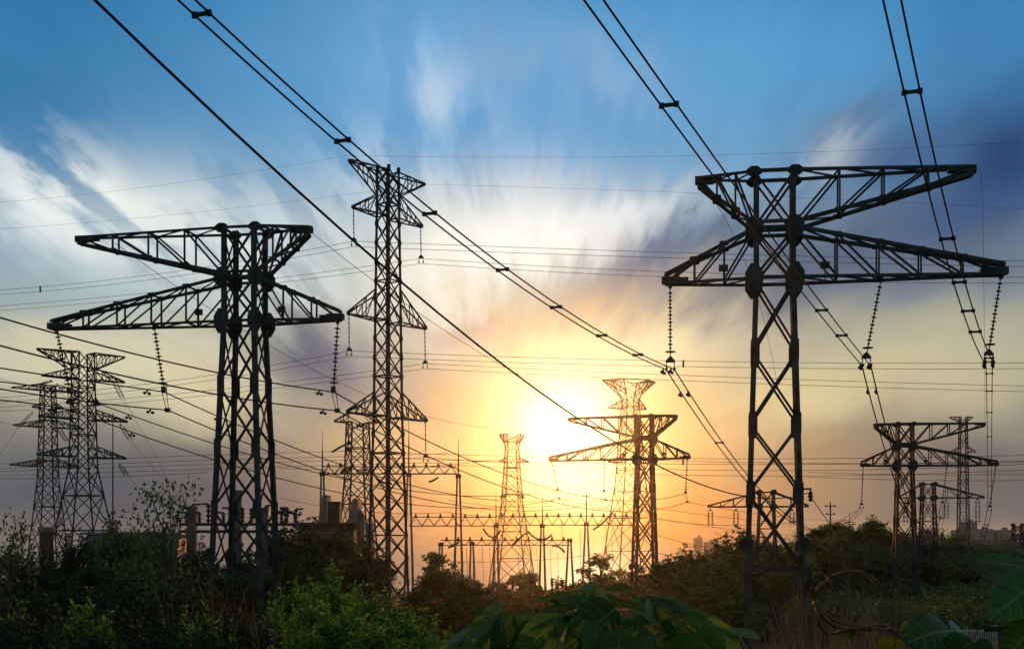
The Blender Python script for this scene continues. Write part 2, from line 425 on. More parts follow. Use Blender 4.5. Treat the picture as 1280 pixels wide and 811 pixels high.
# ------------------------------------------------------------------ insulator strings
def string(top, bottom, label, group, n=17, r=.125, ring=True, double=False, yoke=True, drop=0.0, mat=M_INS, par=1):
    top = Vector(top); bottom = Vector(bottom); d = (bottom - top); Lg = d.length; d.normalize()
    root = empty('insulator_string', top, label, 'insulator', group)
    Q = lambda p: Vector(p) - top
    side = Vector((1, 0, 0))
    offs = [Vector((0, 0, 0))] if par == 1 else [side * (k - (par - 1) / 2) * .55 for k in range(par)]
    a0 = .35; a1 = Lg - .35
    for of in offs:
        b = MB(); b.lathe(of + d * 0, of + d * Lg, [(0, .035), (Lg, .035)], 5)
        st = (a1 - a0) / n
        for i in range(n):
            rr = r * (1.25 if i % 2 == 0 else .7); t = a0 + st * (i + .5)
            b.lathe(of, of + d * Lg, [(t - st * .3, .04), (t - st * .05, rr), (t + st * .05, rr), (t + st * .28, .05)], 8)
        b.build('disc_stack', mat, root)
    b = MB(); b.box(Q(top) + Vector((0, 0, 0)), (.22, .22, .35)); b.build('hanger', M_STEEL, root)
    if ring:
        b = MB(); c = d * (Lg - .45); pts = [c + Vector((.29 * math.cos(a), .29 * math.sin(a), 0)) for a in np.linspace(0, 2 * math.pi, 19)]
        b.tube(pts, .03, 5); b.bar(c - Vector((.28, 0, 0)), c + Vector((.28, 0, 0)), .04); b.build('corona_ring', M_STEEL, root)
    if yoke:
        b = MB(); c = Q(bottom)
        w = .3
        vs = [c + Vector((x, y, z)) for y in (-.03, .03) for x, z in ((-.06, .18), (.06, .18), (w, -.1), (w - .03, -.2), (-w + .03, -.2), (-w, -.1))]
        b.add(vs, [(0, 1, 2, 3, 4, 5), (11, 10, 9, 8, 7, 6)] + [(i, 6 + i, 6 + (i + 1) % 6, (i + 1) % 6) for i in range(6)])
        for s in (-1, 1):
            b.bar(c + Vector((s * w * .8, 0, -.1)), c + Vector((s * w * .8, 0, -.55)), .05); b.box(c + Vector((s * w * .8, 0, -.6)), (.13, .4, .16))
        b.build('yoke_plate', M_STEEL, root)
    elif drop:
        b = MB(); c = Q(bottom); b.box(c, (.3, .5, .4))
        for s in (-1, 1): b.bar(c + Vector((s * .16, 0, -.1)), c + Vector((s * .07 + .25, 0, -drop)), .045)
        b.box(c + Vector((.25, 0, -drop)), (.32, .5, .26)); b.build('twin_clamp', M_STEEL, root)
    return root

# ------------------------------------------------------------------ conductors
def span_pts(p0, p1, mids, t0=0.0, t1=1.0, n=40):
    """catenary-like curve from p0 to p1 whose sag is fitted to sightings (px,py) of the wire"""
    p0 = Vector(p0); p1 = Vector(p1); S = []
    for px, py in mids:
        u = (px - CX) / F; dx = p1.x - p0.x; dy = p1.y - p0.y
        den = dx - u * dy
        if abs(den) < 1e-6: continue
        t = (u * p0.y - p0.x) / den; y = p0.y + t * dy
        z = CZ - (py - HY) * y / F
        g = 4 * t * (1 - t)
        if abs(g) > .05: S.append(((p0.z + (p1.z - p0.z) * t) - z, g))
    sag = sum(a * g for a, g in S) / sum(g * g for a, g in S) if S else 0.0
    out = []
    for i in range(n + 1):
        t = t0 + (t1 - t0) * i / n
        p = p0.lerp(p1, t); p.z -= sag * 4 * t * (1 - t); out.append(p)
    return out
def damper(b, p, d):
    d = Vector((d.x, d.y, 0)).normalized(); p = Vector(p)
    b.box(p - Vector((0, 0, .08)), (.10, .10, .22))
    b.bar(p - Vector((0, 0, .2)) - d * .28, p - Vector((0, 0, .2)) + d * .28, .035)
    for s in (-1, 1): b.lathe(p - Vector((0, 0, .24)) + d * s * .38, p - Vector((0, 0, .26)) + d * s * .16, [(0, .05), (.05, .10), (.18, .10), (.22, .04)], 8)
def at_frac(pts, f):
    x = f * (len(pts) - 1); i = min(int(x), len(pts) - 2); return pts[i].lerp(pts[i + 1], x - i)
def bundle(p0, p1, mids, label, group, r=.03, sep=.5, spacers=(), dampers=(), t0=0.0, t1=1.0, vert=False, spacer_w=.12, n=40):
    pts = span_pts(p0, p1, mids, t0, t1, n)
    root = empty('conductor_bundle', pts[0], label, 'power line', group); o0 = pts[0]
    perp = Vector((1, 0, 0)) if not vert else Vector((0, 0, 1))
    d = (pts[-1] - pts[0]); d.z = 0; d.normalize()
    if not vert: perp = Vector((d.y, -d.x, 0))
    offs = [perp * sep / 2, -perp * sep / 2]
    for of in offs: MB().tube([p + of - o0 for p in pts], r, 5).build('cable', M_WIRE, root, True)
    for f in spacers:
        if f > 2:                        # given by where it is sighted along the photo's width
            ks = [(abs(px_of(p)[0] - f), i) for i, p in enumerate(pts)]; i = min(ks)[1]
            i = i if i + 1 < len(pts) and (px_of(pts[i])[0] - f) * (px_of(pts[i + 1])[0] - f) <= 0 else i - 1
            xa, xb = px_of(pts[i])[0], px_of(pts[i + 1])[0]; f = t0 + (t1 - t0) * (i + (f - xa) / (xb - xa)) / (len(pts) - 1)
        q = at_frac(pts, (f - t0) / (t1 - t0)) - o0; b = MB()
        b.bar(q + offs[0] * 1.15, q + offs[1] * 1.15, spacer_w, spacer_w); 
        for of in offs: b.box(q + of, (.14, .14, .16))
        b.build('spacer', M_STEEL, root)
    for f in dampers:
        q = at_frac(pts, (f - t0) / (t1 - t0)) - o0
        for of in offs: b = MB(); damper(b, q + of, d); b.build('damper', M_STEEL, root)
    return root
def wire(p0, p1, mids, label, group, r=.03, t0=0.0, t1=1.0, n=36, damps=(), name='overhead_wire', mat=None):
    pts = span_pts(p0, p1, mids, t0, t1, n); o0 = pts[0]; d = pts[-1] - pts[0]
    if damps:
        root = empty(name, o0, label, 'power line', group)
        MB().tube([p - o0 for p in pts], r, 5).build('cable', M_WIRE, root, True)
        for f in damps: b = MB(); damper(b, at_frac(pts, (f - t0) / (t1 - t0)) - o0, d); b.build('damper', M_STEEL, root)
        return root
    o = MB().tube([p - o0 for p in pts], r, 5).build(name, mat or M_WIRE, None, True); o.location = o0
    return tag(o, label, 'power line', group)

# biggest pylon: three strings, near bundles overhead and the span to the next pylon
def px_of(p): return (CX + F * p.x / p.y, HY - F * (p.z - CZ) / p.y)
LOWZ = 23.2
strA = []
gsA = 'insulator strings of the biggest pylon'
for x, bpx, bpz, lab in ((-6.2, 838, 449, 'straight insulator string hanging from the short arm of the biggest pylon'),
                         (6.2, 1083, 444, 'leaning insulator string hanging from the middle of the biggest pylon long arm'),
                         (13.0, 1236, 440, 'leaning insulator string at the right tip of the biggest pylon long arm')):
    top = w_of(PA, x, LOWZ - .1); bot = P(bpx, bpz, top.y - (.0))
    string(top, bot, lab, gsA); strA.append(bot - Vector((0, 0, .62)))
strB = []
for x, bpx, bpz, lab in ((-6.2, 1077, 629, 'insulator string under the left arm tip of the pylon by the wooded hill'),
                         (6.2, 1178, 627, 'insulator string under the middle of the long arm of the pylon by the wooded hill'),
                         (13.4, 1237, 632, 'insulator string under the right arm tip of the pylon by the wooded hill')):
    top = w_of(PB, x, LOWZ - .1); bot = P(bpx, bpz, top.y)
    string(top, bot, lab, 'insulator strings of the pylon by the hill', r=.14); strB.append(bot - Vector((0, 0, .62)))
def near_point(bot, px, slope=.394):
    u = (px - CX) / F; Yn = (bot.x - slope * bot.y) / (u - slope); return Yn
gN = 'twin conductors coming overhead to the biggest pylon'
for bot, px0, mids, lab, sp, dm in (
    (strA[0], 233, [(437, 184), (548, 272), (630, 338), (698, 388), (760, 425)], 'twin cables crossing the upper left sky to the short arm of the biggest pylon', (252, 428, 537, 628, 695, 752, 797), (.985,)),
    (strA[1], 742, [(835, 143), (895, 218), (1040, 395)], 'twin cables from the top middle passing behind the crossarms of the biggest pylon', (836, 1027, 1052), (.985,)),
    (strA[2], 1115, [(1140, 117), (1185, 300), (1210, 390)], 'steep twin cables at the upper right passing in front of the crossarm tips', (1140, 1184, 1199, 1210, 1219), (.99,))):
    Yn = near_point(bot, px0); p0 = P(px0, 0, Yn)
    bundle(p0, bot, mids, lab, gN, r=.034, sep=.48, spacers=sp, dampers=dm, t0=-.45, t1=1.0, spacer_w=.10)
gF = 'twin conductors from the biggest pylon to the next one'
for a, b_, mids, lab, sp in (
    (strA[0], strB[0], [(870, 508), (925, 588)], 'twin ladder-like cables dropping right from the short arm string behind the biggest pylon legs', (.12, .22, .32, .42, .55, .7, .85)),
    (strA[1], strB[1], [(1100, 530), (1118, 590), (1142, 645)], 'twin ladder-like cables dropping past the left arm of the pylon by the hill', (.1, .2, .3, .42, .54, .66, .8, .9)),
    (strA[2], strB[2], [(1235, 560)], 'twin ladder-like cables hanging almost vertically near the right edge', (.09, .2, .32, .44, .56, .68, .8, .9))):
    bundle(a, b_, mids, lab, gF, r=.042, sep=.5, spacers=sp, dampers=(.03,), spacer_w=.09)

# left pylon: three strings with two conductors one above the other
strL = []
for x, bpx, bpz, lab in ((13.9, 87, 488, 'leaning insulator string at the left tip of the left pylon long arm'),
                         (6.6, 205, 487, 'insulator string in the middle of the left pylon long arm'),
                         (-6.6, 417, 487, 'straight insulator string at the right tip of the left pylon')):
    top = w_of(PL, x, LOWZ - .1); bot = P(bpx, bpz, top.y)
    string(top, bot, lab, 'insulator strings of the left pylon', n=14, r=.17, yoke=False, drop=1.4); strL.append(bot)
strR = []
for x, bpx, bpz, lab in ((14.2, 697, 611, 'faint insulator string at the left arm tip of the orange-lit pylon'),
                         (6.1, 755, 613, 'faint insulator string under the middle of the long arm of the orange-lit pylon'),
                         (-6.3, 857, 615, 'insulator string at the right arm tip of the orange-lit pylon')):
    top = w_of(PR, x, LOWZ - .1); bot = P(bpx, bpz, top.y)
    string(top, bot, lab, 'insulator strings of the orange-lit pylon', n=14, r=.15, yoke=False, drop=1.4); strR.append(bot)
gi = 'wires arriving at the left pylon from the left edge'
gj = 'wires from the left pylon to the orange-lit pylon'
dn = Vector((.25, 0, -1.4))
phases = ('left tip', 'middle', 'right tip')
edge = [((477, [(40, 482)]), (500, [(45, 505)])), ((460, [(100, 474), (175, 487)]), (486, [(75, 496), (125, 505)])), ((397, [(147, 437), (320, 475)]), (432, [(147, 468), (320, 501)]))]
far_m = [[[(262, 550), (380, 588)], [(261, 566), (380, 601), (640, 640)]], [[(262, 517), (380, 565), (523, 608)], [(262, 537), (422, 594)]], [[(501, 536), (640, 595)], [(501, 558), (640, 611)]]]
for k in range(3):
    for q, up in enumerate(('upper', 'lower')):
        a = strL[k] + (dn if q else Vector((0, 0, -.15))); b_ = strR[k] + (dn if q else Vector((0, 0, -.15)))
        py, ms = edge[k][q]; Yn = near_point(a, 0)
        wire(P(0, py, Yn), a, ms, '%s wire from the left edge to the %s string of the left pylon' % (up, phases[k]), gi, r=.045, t0=-.4, t1=1.0,
             damps=(1 - (.06 if k == 2 else .12 if k == 1 else .3),))
        wire(a, b_, far_m[k][q], '%s wire from the %s string of the left pylon down to the orange-lit pylon' % (up, phases[k]), gj, r=.045, damps=(.06,) if k < 2 else (.03,))
# onward wires beyond the orange-lit pylon
for k, (ex, ey) in enumerate(((1000, 668), (1010, 655), (1045, 650))):
    wire(strR[k] + Vector((0, 0, -1.4)), P(ex, ey, 430), [(ex - 80, ey - 6)], 'thin wire sagging right from the %s string of the orange-lit pylon' % phases[k], 'wires beyond the orange-lit pylon', r=.04)

# the single earth cable that crosses the sky from the upper left to a bracket on the biggest pylon
brk = P(1010, 616, 83.8)
Yn = (brk.x - .394 * brk.y) / ((118 - CX) / F - .394)
wire(P(118, 0, Yn), brk, [(300, 165), (500, 340), (722, 520), (800, 572), (880, 608), (945, 626)], 'single black cable crossing the sky from upper left through the glare', None, r=.028, t0=-.3)
wire(brk, P(1075, 705, 125), [(1040, 658)], 'thin cable falling right from the bracket on the biggest pylon', None, r=.03)
r_ = empty('cable_bracket', (brk.x, brk.y, brk.z), 'small bracket with an insulator on the right leg of the biggest pylon', 'bracket')
b = MB(); b.bar((-.35, .3, .25), (.15, 0, .25), .1); b.bar((.15, 0, .3), (.15, 0, -.1), .08); b.build('arm', M_STEEL, r_)
b = MB(); b.lathe((.15, 0, .1), (.15, 0, -.6), [(0, .05), (.1, .16), (.2, .08), (.3, .18), (.4, .08), (.5, .16), (.6, .05)]); b.build('insulator', M_INS, r_)
# thin guy / shield wires from the tips
tipA = w_of(PA, -4.5, 29.4)
wire(tipA, P(975, 500, 200), [(920, 300)], 'hair-thin wire falling from the short top arm of the biggest pylon', 'hair-thin shield wires', r=.02)
wire(w_of(PA, 11.8, 29.3), w_of(PB, 11.8, 29.3), [(1212, 450)], 'hair-thin wire falling from the long top arm tip of the biggest pylon', 'hair-thin shield wires', r=.02)
wire(w_of(PL, -4.4, 29.4), w_of(PR, -4.4, 29.4), [(500, 372), (560, 420), (640, 465), (740, 505)], 'hair-thin wire from the right top arm of the left pylon to the orange-lit one', 'hair-thin shield wires', r=.022)
wire(w_of(PL, 9.5, 29.0), w_of(PR, 11.8, 29.4), [(200, 345), (370, 445), (460, 494), (560, 530)], 'hair-thin wire from the left top arm of the left pylon across its body', 'hair-thin shield wires', r=.022)

# ------------------------------------------------------------------ slender lattice pylons
def lattice(px, D, prof, arms, label, yaw=0.0, peak=None, group='slender lattice pylons', bw=.12, lw=.2, panel=1.9, mat=M_STEEL2, base_py=None, ground=True):
    """prof: (height above base m, half width m); arms: (z, left length, right length, rise)"""
    x0 = P(px, 0, D).x; zb = ground_z(x0, D) - .3
    root = empty('lattice_pylon', (x0, D, zb), label, 'pylon', group, yaw); root['m'] = 1
    zs_, hs_ = zip(*[(z - zb, h) for z, h in sorted(prof)]); H = zs_[-1]
    hw = lambda z: float(np.interp(z, zs_, hs_))
    for i in (-1, 1):
        for j in (-1, 1):
            b = MB(); br = [0] + [z for z in zs_ if 0 < z < H] + [H]
            for a, c in zip(br, br[1:]): b.bar((i * hw(a), j * hw(a), a), (i * hw(c), j * hw(c), c), lw)
            b.build('leg', mat, root)
    b = MB(); z = 0.3
    while z < H - .3:
        st = max(panel, hw(z) * 1.7); z1 = min(H, z + st)
        if H - z1 < st * .4: z1 = H
        for s in (-1, 1):
            for a in (-1, 1):
                b.bar((a * hw(z), s * hw(z), z), (-a * hw(z1), s * hw(z1), z1), bw); b.bar((s * hw(z), a * hw(z), z), (s * hw(z1), -a * hw(z1), z1), bw)
                if D < 200: b.plate((a * hw(z1), s * hw(z1), z1), .3, .5, .28)
        if int(z / 9) != int(z1 / 9):
            for s in (-1, 1): b.bar((-hw(z1), s * hw(z1), z1), (hw(z1), s * hw(z1), z1), bw * 1.3); b.bar((s * hw(z1), -hw(z1), z1), (s * hw(z1), hw(z1), z1), bw * 1.3)
        z = z1
    b.build('bracing', mat, root)
    for za, ll, lr, rise in arms:
        za -= zb
        for s, ln in ((-1, ll), (1, lr)):
            if ln <= 0: continue
            b = MB(); h0 = hw(za); h1 = hw(min(H, za + rise)) if rise > 0 else hw(za + rise); tip = (s * ln, 0, za)
            nb = max(2, int(ln / 1.6))
            for j in (-1, 1):
                B0 = Vector((s * h0, j * h0, za)); T0 = Vector((s * h1, j * h1, za + rise)); B1 = Vector((s * ln, j * .12, za)); T1 = Vector((s * ln, j * .12, za + (.15 if rise > 0 else -.15)))
                b.bar(B0, B1, bw * 1.3); b.bar(T0, T1, bw * 1.3)
                for k in range(nb):
                    t = k / nb; u = (k + 1) / nb
                    if k: b.bar(B0.lerp(B1, t), T0.lerp(T1, t), bw * .8)
                    b.bar(B0.lerp(B1, u), T0.lerp(T1, t), bw * .8)
            for k in range(1, nb + 1):
                t = k / nb; yy = h0 + (.12 - h0) * t; xx = s * (h0 + (ln - h0) * t); tm = (k - 1) / nb; yb = h0 + (.12 - h0) * tm; xb = s * (h0 + (ln - h0) * tm)
                b.bar((xx, -yy, za), (xx, yy, za), bw * .8); b.bar((xb, -yb, za), (xx, yy, za), bw * .7)
            b.bar((s * h0, -h0, za), (s * h0, h0, za), bw * 1.3)
            b.build('crossarm', mat, root)
    return root
def zp(py, D): return CZ - (py - HY) * D / F
def hp(w, D): return w * D / F
# the tall one, turned, left of centre
D2 = 151
T2 = lattice(485, D2, [(zp(212, D2), .78), (zp(520, D2), 1.05), (zp(770, D2), 1.55)],
             [(zp(215, D2), 6.0, 6.0, -2.6), (zp(272, D2), 5.5, 5.6, 2.4), (zp(402, D2), 6.2, 6.3, 3.4), (zp(521, D2), 6.3, 6.4, 2.6)],
             'tall slender four-armed pylon between the left pylon and the sun', R(54), bw=.10, lw=.19, panel=2.0, mat=M_STEEL)
def t2p(x, zpx): z = zp(zpx, D2) - T2.location.z; return w_of(T2, x, z)
T2s = {}
gt = 'insulator strings of the tall slender pylon'
for k, (py, ln, dp, nm) in enumerate(((272, 5.5, 38, 'top'), (402, 6.2, 42, 'middle'), (521, 6.3, 44, 'lowest'))):
    for s, sd_ in ((-1, 'left'), (1, 'right')):
        top = t2p(s * (ln - .15), py); bot = top + Vector((0.05, 0, -dp * D2 / F)); 
        string(top, bot, 'small insulator string at the %s tip of the %s arm of the tall slender pylon' % (sd_, nm), gt, n=12, r=.09, ring=False, yoke=True); T2s[(k, s)] = bot - Vector((0, 0, .5))
gw = 'thin twin wires crossing the sky almost level'
EDG = {(0, -1): ((0, 366), (1290, 330)), (0, 1): ((0, 386), (1290, 350)), (1, -1): ((0, 500), (1290, 457)), (1, 1): ((0, 512), (1290, 486)),
       (2, -1): ((0, 583), (1290, 572)), (2, 1): ((0, 592), (1290, 583))}
MIDS = {(0, -1): ([(250, 338)], [(830, 318), (1060, 326)]), (0, 1): ([(250, 362)], [(830, 342), (1060, 350)]),
        (1, -1): ([(250, 474)], [(760, 452), (1060, 458)]), (1, 1): ([(250, 492)], [(760, 470), (1060, 478)]),
        (2, -1): ([(200, 574)], [(690, 574), (900, 577)]), (2, 1): ([(200, 585)], [(690, 586), (900, 590)])}
nmz = {(0, -1): 'upper pair of the top arm', (0, 1): 'lower pair of the top arm', (1, -1): 'upper pair of the middle arm', (1, 1): 'lower pair of the middle arm', (2, -1): 'upper pair of the lowest arm', (2, 1): 'lower pair of the lowest arm'}
for k, bot in T2s.items():
    (lx, ly), (rx, ry) = EDG[k]; ml, mr = MIDS[k]
    bundle(P(lx - 10, ly, 175), bot, ml, 'thin level twin wires left of the tall slender pylon, ' + nmz[k], gw, r=.024, sep=.55, vert=True, spacers=(.155,) if k == (0, -1) else (), spacer_w=.16)
    bundle(bot, P(rx, ry, 140), mr, 'thin level twin wires right of the tall slender pylon, ' + nmz[k], gw, r=.024, sep=.55, vert=True, spacers=(.5,) if k in ((1, -1), (2, -1)) else (), spacer_w=.16)
wire(P(-10, 254, 175), t2p(-5.9, 210), [(220, 229)], 'faint earth wire left of the tall slender pylon top, upper one', 'faint earth wires of the tall slender pylon', r=.012)
wire(P(-10, 287, 175), t2p(5.9, 216), [(220, 268)], 'faint earth wire left of the tall slender pylon top, lower one', 'faint earth wires of the tall slender pylon', r=.012)
wire(t2p(-5.9, 210), P(1290, 177, 130), [(640, 200), (1000, 188)], 'faint earth wire right of the tall slender pylon top, upper one', 'faint earth wires of the tall slender pylon', r=.012)
wire(t2p(5.9, 216), P(1290, 262, 140), [(830, 240)], 'faint earth wire right of the tall slender pylon top, lower one', 'faint earth wires of the tall slender pylon', r=.012)

def latpx(px, D, prof, arms, label, yaw=0, **k):
    return lattice(px, D, [(zp(y, D), hp(w, D)) for y, w in prof], [(zp(y, D), hp(a, D), hp(b_, D), hp(r, D)) for y, a, b_, r in arms], label, R(yaw), **k)
TL1 = latpx(104, 240, [(441, 10), (500, 11), (585, 13), (690, 30)], [(441, 60, 56, -22), (474, 54, 56, 14), (505, 22, 22, 8), (524, 58, 60, 12), (571, 60, 58, 13)],
      'nearer and bolder of the two pylons behind the left pylon arm', 42, bw=.14, lw=.2, panel=2.6, mat=M_STEEL)
TL2 = latpx(60, 300, [(482, 7), (600, 10), (690, 18)], [(488, 46, 46, 8), (510, 20, 20, 6), (534, 44, 46, 9), (583, 48, 42, 9)],
      'fainter lattice pylon farthest left near the left edge', 40, bw=.14, lw=.2, panel=2.8, mat=M_STEEL)
TM = latpx(447, 250, [(528, 11), (600, 13), (700, 20)], [(528, 30, 26, 12), (592, 22, 22, 8)], 'grey lattice pylon partly behind the tall slender pylon', 25, bw=.14, lw=.24, panel=3.0)
TS = latpx(640, 430, [(543, 9), (560, 7), (630, 11), (738, 25)], [(543, 16, 16, -12), (577, 17, 22, 5), (622, 15, 16, 5)], 'hazy tapering pylon left of the sun glare', 15, bw=.17, lw=.28, panel=3.8)
TG = latpx(788, 450, [(476, 17), (500, 8), (600, 14), (738, 30)], [(476, 38, 34, -18), (511, 30, 22, 12), (578, 30, 34, 8)], 'hazy wide-headed pylon rising behind the orange-lit pylon', 20, bw=.16, lw=.28, panel=4.6)
TX = latpx(1204, 330, [(521, 4), (735, 7)], [(521, 17, 12, -6), (565, 16, 16, 7)], 'thin pylon rising behind the long arm of the pylon by the hill', 0, bw=.10, lw=.2, panel=4.6)
TE = latpx(1272, 420, [(656, 5), (705, 6)], [(656, 8, 8, 2), (668, 7, 7, 2)], 'tiny pylon at the right edge before the city', 0, bw=.22, lw=.32, panel=3)
# slack tension strings on the left pylons
gs = 'slanting tension insulators of the far left pylons'
for (x0, y0, x1, y1, D, lab) in ((143, 478, 154, 499, 236, 'upper right'), (151, 531, 164, 551, 236, 'middle right'), (150, 581, 160, 596, 236, 'lower right'),
                          (64, 476, 45, 482, 238, 'upper left'), (56, 525, 35, 532, 238, 'middle left'), (73, 535, 85, 553, 236, 'inner'), (58, 576, 40, 582, 238, 'lower left'), (40, 516, 21, 536, 298, 'outermost left')):
    for o in (0, 3):
        pass
    string(P(x0, y0, D), P(x1, y1, D), 'slanting tension insulator, %s of the pylons behind the left pylon' % lab, gs, n=12, r=.2, ring=False, yoke=False, par=2)
for (x0, y0, x1, y1, ms, D0, D1, lab) in ((154, 499, 210, 600, [(185, 552)], 236, 330, 'from the upper right string'), (164, 551, 250, 640, [(205, 600)], 236, 330, 'from the middle right string'),
                          (160, 596, 260, 665, [(205, 635)], 236, 330, 'from the lower right string'), (45, 482, -10, 470, [(20, 478)], 238, 200, 'to the left edge, upper'), (35, 532, -10, 525, [(15, 530)], 238, 200, 'to the left edge, middle'), (21, 536, -10, 580, [(8, 556)], 298, 260, 'down to the left edge')):
    wire(P(x0, y0, D0), P(x1, y1, D1), ms, 'hair-thin wire %s of the pylons behind the left pylon' % lab, 'hair-thin wires of the far left pylons', r=.03)

# ------------------------------------------------------------------ the single-arm pylons
def s_pylon(px, D, al, ar, top_py, arm_py, base_z, label, lower=True, lowr=45):
    x0 = P(px, 0, D).x; root = empty('branch_pylon', (x0, D, base_z), label, 'pylon', 'single-armed branch pylons', R(-4)); root['m'] = 1
    zt = zp(top_py, D) - base_z; za = zp(arm_py, D) - base_z; h = 1.0; hb = 1.7; hw = lambda z: h + (hb - h) * max(0, 1 - z / za)
    for i in (-1, 1):
        for j in (-1, 1):
            b = MB(); b.bar((i * hb, j * hb, -.5), (i * h, j * h, za), .28); b.bar((i * h, j * h, za), (i * h, j * h, zt), .28)
            b.build('leg', M_STEEL, root)
    b = MB(); z = 0.5; step = 3.6
    zs = [z + i * (za - .5) / 5 for i in range(6)] + [zt]
    for z0, z1 in zip(zs, zs[1:]):
        for s in (-1, 1):
            for a in (-1, 1):
                b.bar((a * hw(z0), s * hw(z0), z0), (-a * hw(z1), s * hw(z1), z1), .13); b.bar((s * hw(z0), a * hw(z0), z0), (s * hw(z1), -a * hw(z1), z1), .12)
            b.bar((-hw(z1), s * hw(z1), z1), (hw(z1), s * hw(z1), z1), .13)
    b.build('bracing', M_STEEL, root)
    for s, ln in ((-1, al), (1, ar)):
        b = MB(); ln = hp(ln, D); nb = max(2, int(ln / 2))
        for j in (-1, 1):
            T0 = Vector((s * h, j * h, zt)); B0 = Vector((s * h, j * h, za)); T1 = Vector((s * ln, j * .15, za + .15)); B1 = Vector((s * ln, j * .15, za))
            b.bar(T0, T1, .2); b.bar(B0, B1, .2)
            for k in range(1, nb):
                t = k / nb; b.bar(T0.lerp(T1, t), B0.lerp(B1, t), .1); b.bar(T0.lerp(T1, t), B0.lerp(B1, (k + 1) / nb), .1)
        b.build('crossarm', M_STEEL, root)
    if lower:
        b = MB(); zl = zp(684, D) - base_z
        for j in (-1, 1):
            b.bar((-hw(zl), j * hw(zl), zl), (hp(lowr, D), j * .3, zl), .25); b.bar((hw(zl - 2), j * hw(zl - 2), zl - 2.6), (hp(lowr, D), j * .3, zl - .1), .22)
        b.build('lower_beam', M_STEEL, root)
    for i in (-1, 1):
        for z, r in ((zt, .62), (za, .75)) + (((zp(684, D) - base_z), .7),) * lower + (((zp(706, D) - base_z), .7),) * lower:
            for j in (-1, 1): MB().plate((i * hw(z), j * (hw(z) + .15), z), r * 1.15, r * 1.15, .06, (0, 1, 0), .55).build('gusset_plate', M_STEEL, root)
    return root
PC = s_pylon(1160, 245, 36, 69, 605, 622, -1.2, 'small single-armed pylon in front of the hill behind the second right pylon', lowr=56)
PD = s_pylon(958, 205, 73, 52, 615, 633, 0.3, 'small single-armed pylon seen through the legs of the biggest pylon', lower=False)
gc = 'paired insulators of the small branch pylons'
for D, lst in ((245, ((1132, 625, 655, 'left arm of the small pylon by the hill'), (1222, 624, 655, 'right arm of the small pylon by the hill'), (1183, 625, 650, 'middle right of the small pylon by the hill'))),
               (205, ((888, 637, 659, 'left arm tip of the pylon behind the biggest pylon'), (920, 637, 658, 'left arm middle of the pylon behind the biggest pylon'), (990, 637, 658, 'right arm of the pylon behind the biggest pylon')))):
    for x, y0, y1, w_ in lst:
        string(P(x, y0, D), P(x, y1, D), 'hanging pair of insulators, ' + w_, gc, n=9, r=.2, ring=False, yoke=False, par=2)
bundle(strB[2], P(1212, 688, 242), [(1233, 655)], 'twin cables curving down to the lower beam of the small pylon by the hill', 'cables round the small pylon by the hill', r=.05, sep=.6, spacers=(.15, .3, .45, .6, .75, .9), spacer_w=.14)
bundle(strB[1], P(1172, 690, 242), [(1175, 665)], 'twin cables dropping behind the small pylon by the hill', 'cables round the small pylon by the hill', r=.03, sep=.6, spacers=(.2, .4, .6, .8), spacer_w=.12)
wire(strB[0], P(990, 662, 330), [(1045, 652)], 'thin chain-like wire sagging left from the pylon by the hill', 'cables round the small pylon by the hill', r=.03)

# ------------------------------------------------------------------ substation steelwork
def aframe(px, top, joint, base, D, spread, label, w=.42, yaw=0, single=False):
    x0 = P(px, 0, D).x; zb = ground_z(x0, D); root = empty('lightning_mast', (x0, D, zb), label, 'mast', 'masts of the substation', R(yaw))
    zj = zp(joint, D) - zb; zt = zp(top, D) - zb; s = hp(spread, D)
    for i in ((-1, 1) if not single else (0,)):
        b = MB(); b.tube([(i * s, 0, -.5), (i * .22, 0, zj)], w / 2 * 1.15, 8, w / 2 * .8); b.build('post', M_CONC, root, True)
    b = MB(); b.box((0, 0, zj), (1.0, .7, .7)); b.build('cap', M_STEEL2, root)
    if zt - zj > .6:
        b = MB(); b.tube([(0, 0, zj), (0, 0, zj + (zt - zj) * .55)], .16, 6, .1); b.tube([(0, 0, zj + (zt - zj) * .55), (0, 0, zt)], .08, 5, .03); b.build('spike', M_STEEL2, root)
    return root
for a in ((403, 538, 592, 700, 262, 5, 'grey mast with a spike farthest left in the substation'),
          (511, 520, 593, 740, 262, 6, 'tall mast right beside the tall slender pylon'),
          (573, 547, 595, 745, 262, 6, 'spiked mast at the right end of the upper truss'),
          (620, 612, 657, 745, 285, 4, 'slim mast just left of the hazy tapering pylon'),
          (678, 618, 657, 745, 285, 4, 'slim mast between the hazy tapering pylon and the glare'),
          (733, 585, 655, 750, 285, 5, 'mast in the middle of the brightest glare'),
          (590, 676, 679, 745, 275, 4, 'short post of the low truss left of the sun'),
          (551, 676, 680, 745, 275, 3, 'short post at the left end of the low truss'),
          (712, 672, 675, 745, 275, 5, 'short leaning post at the right end of the low truss')):
    aframe(*a)
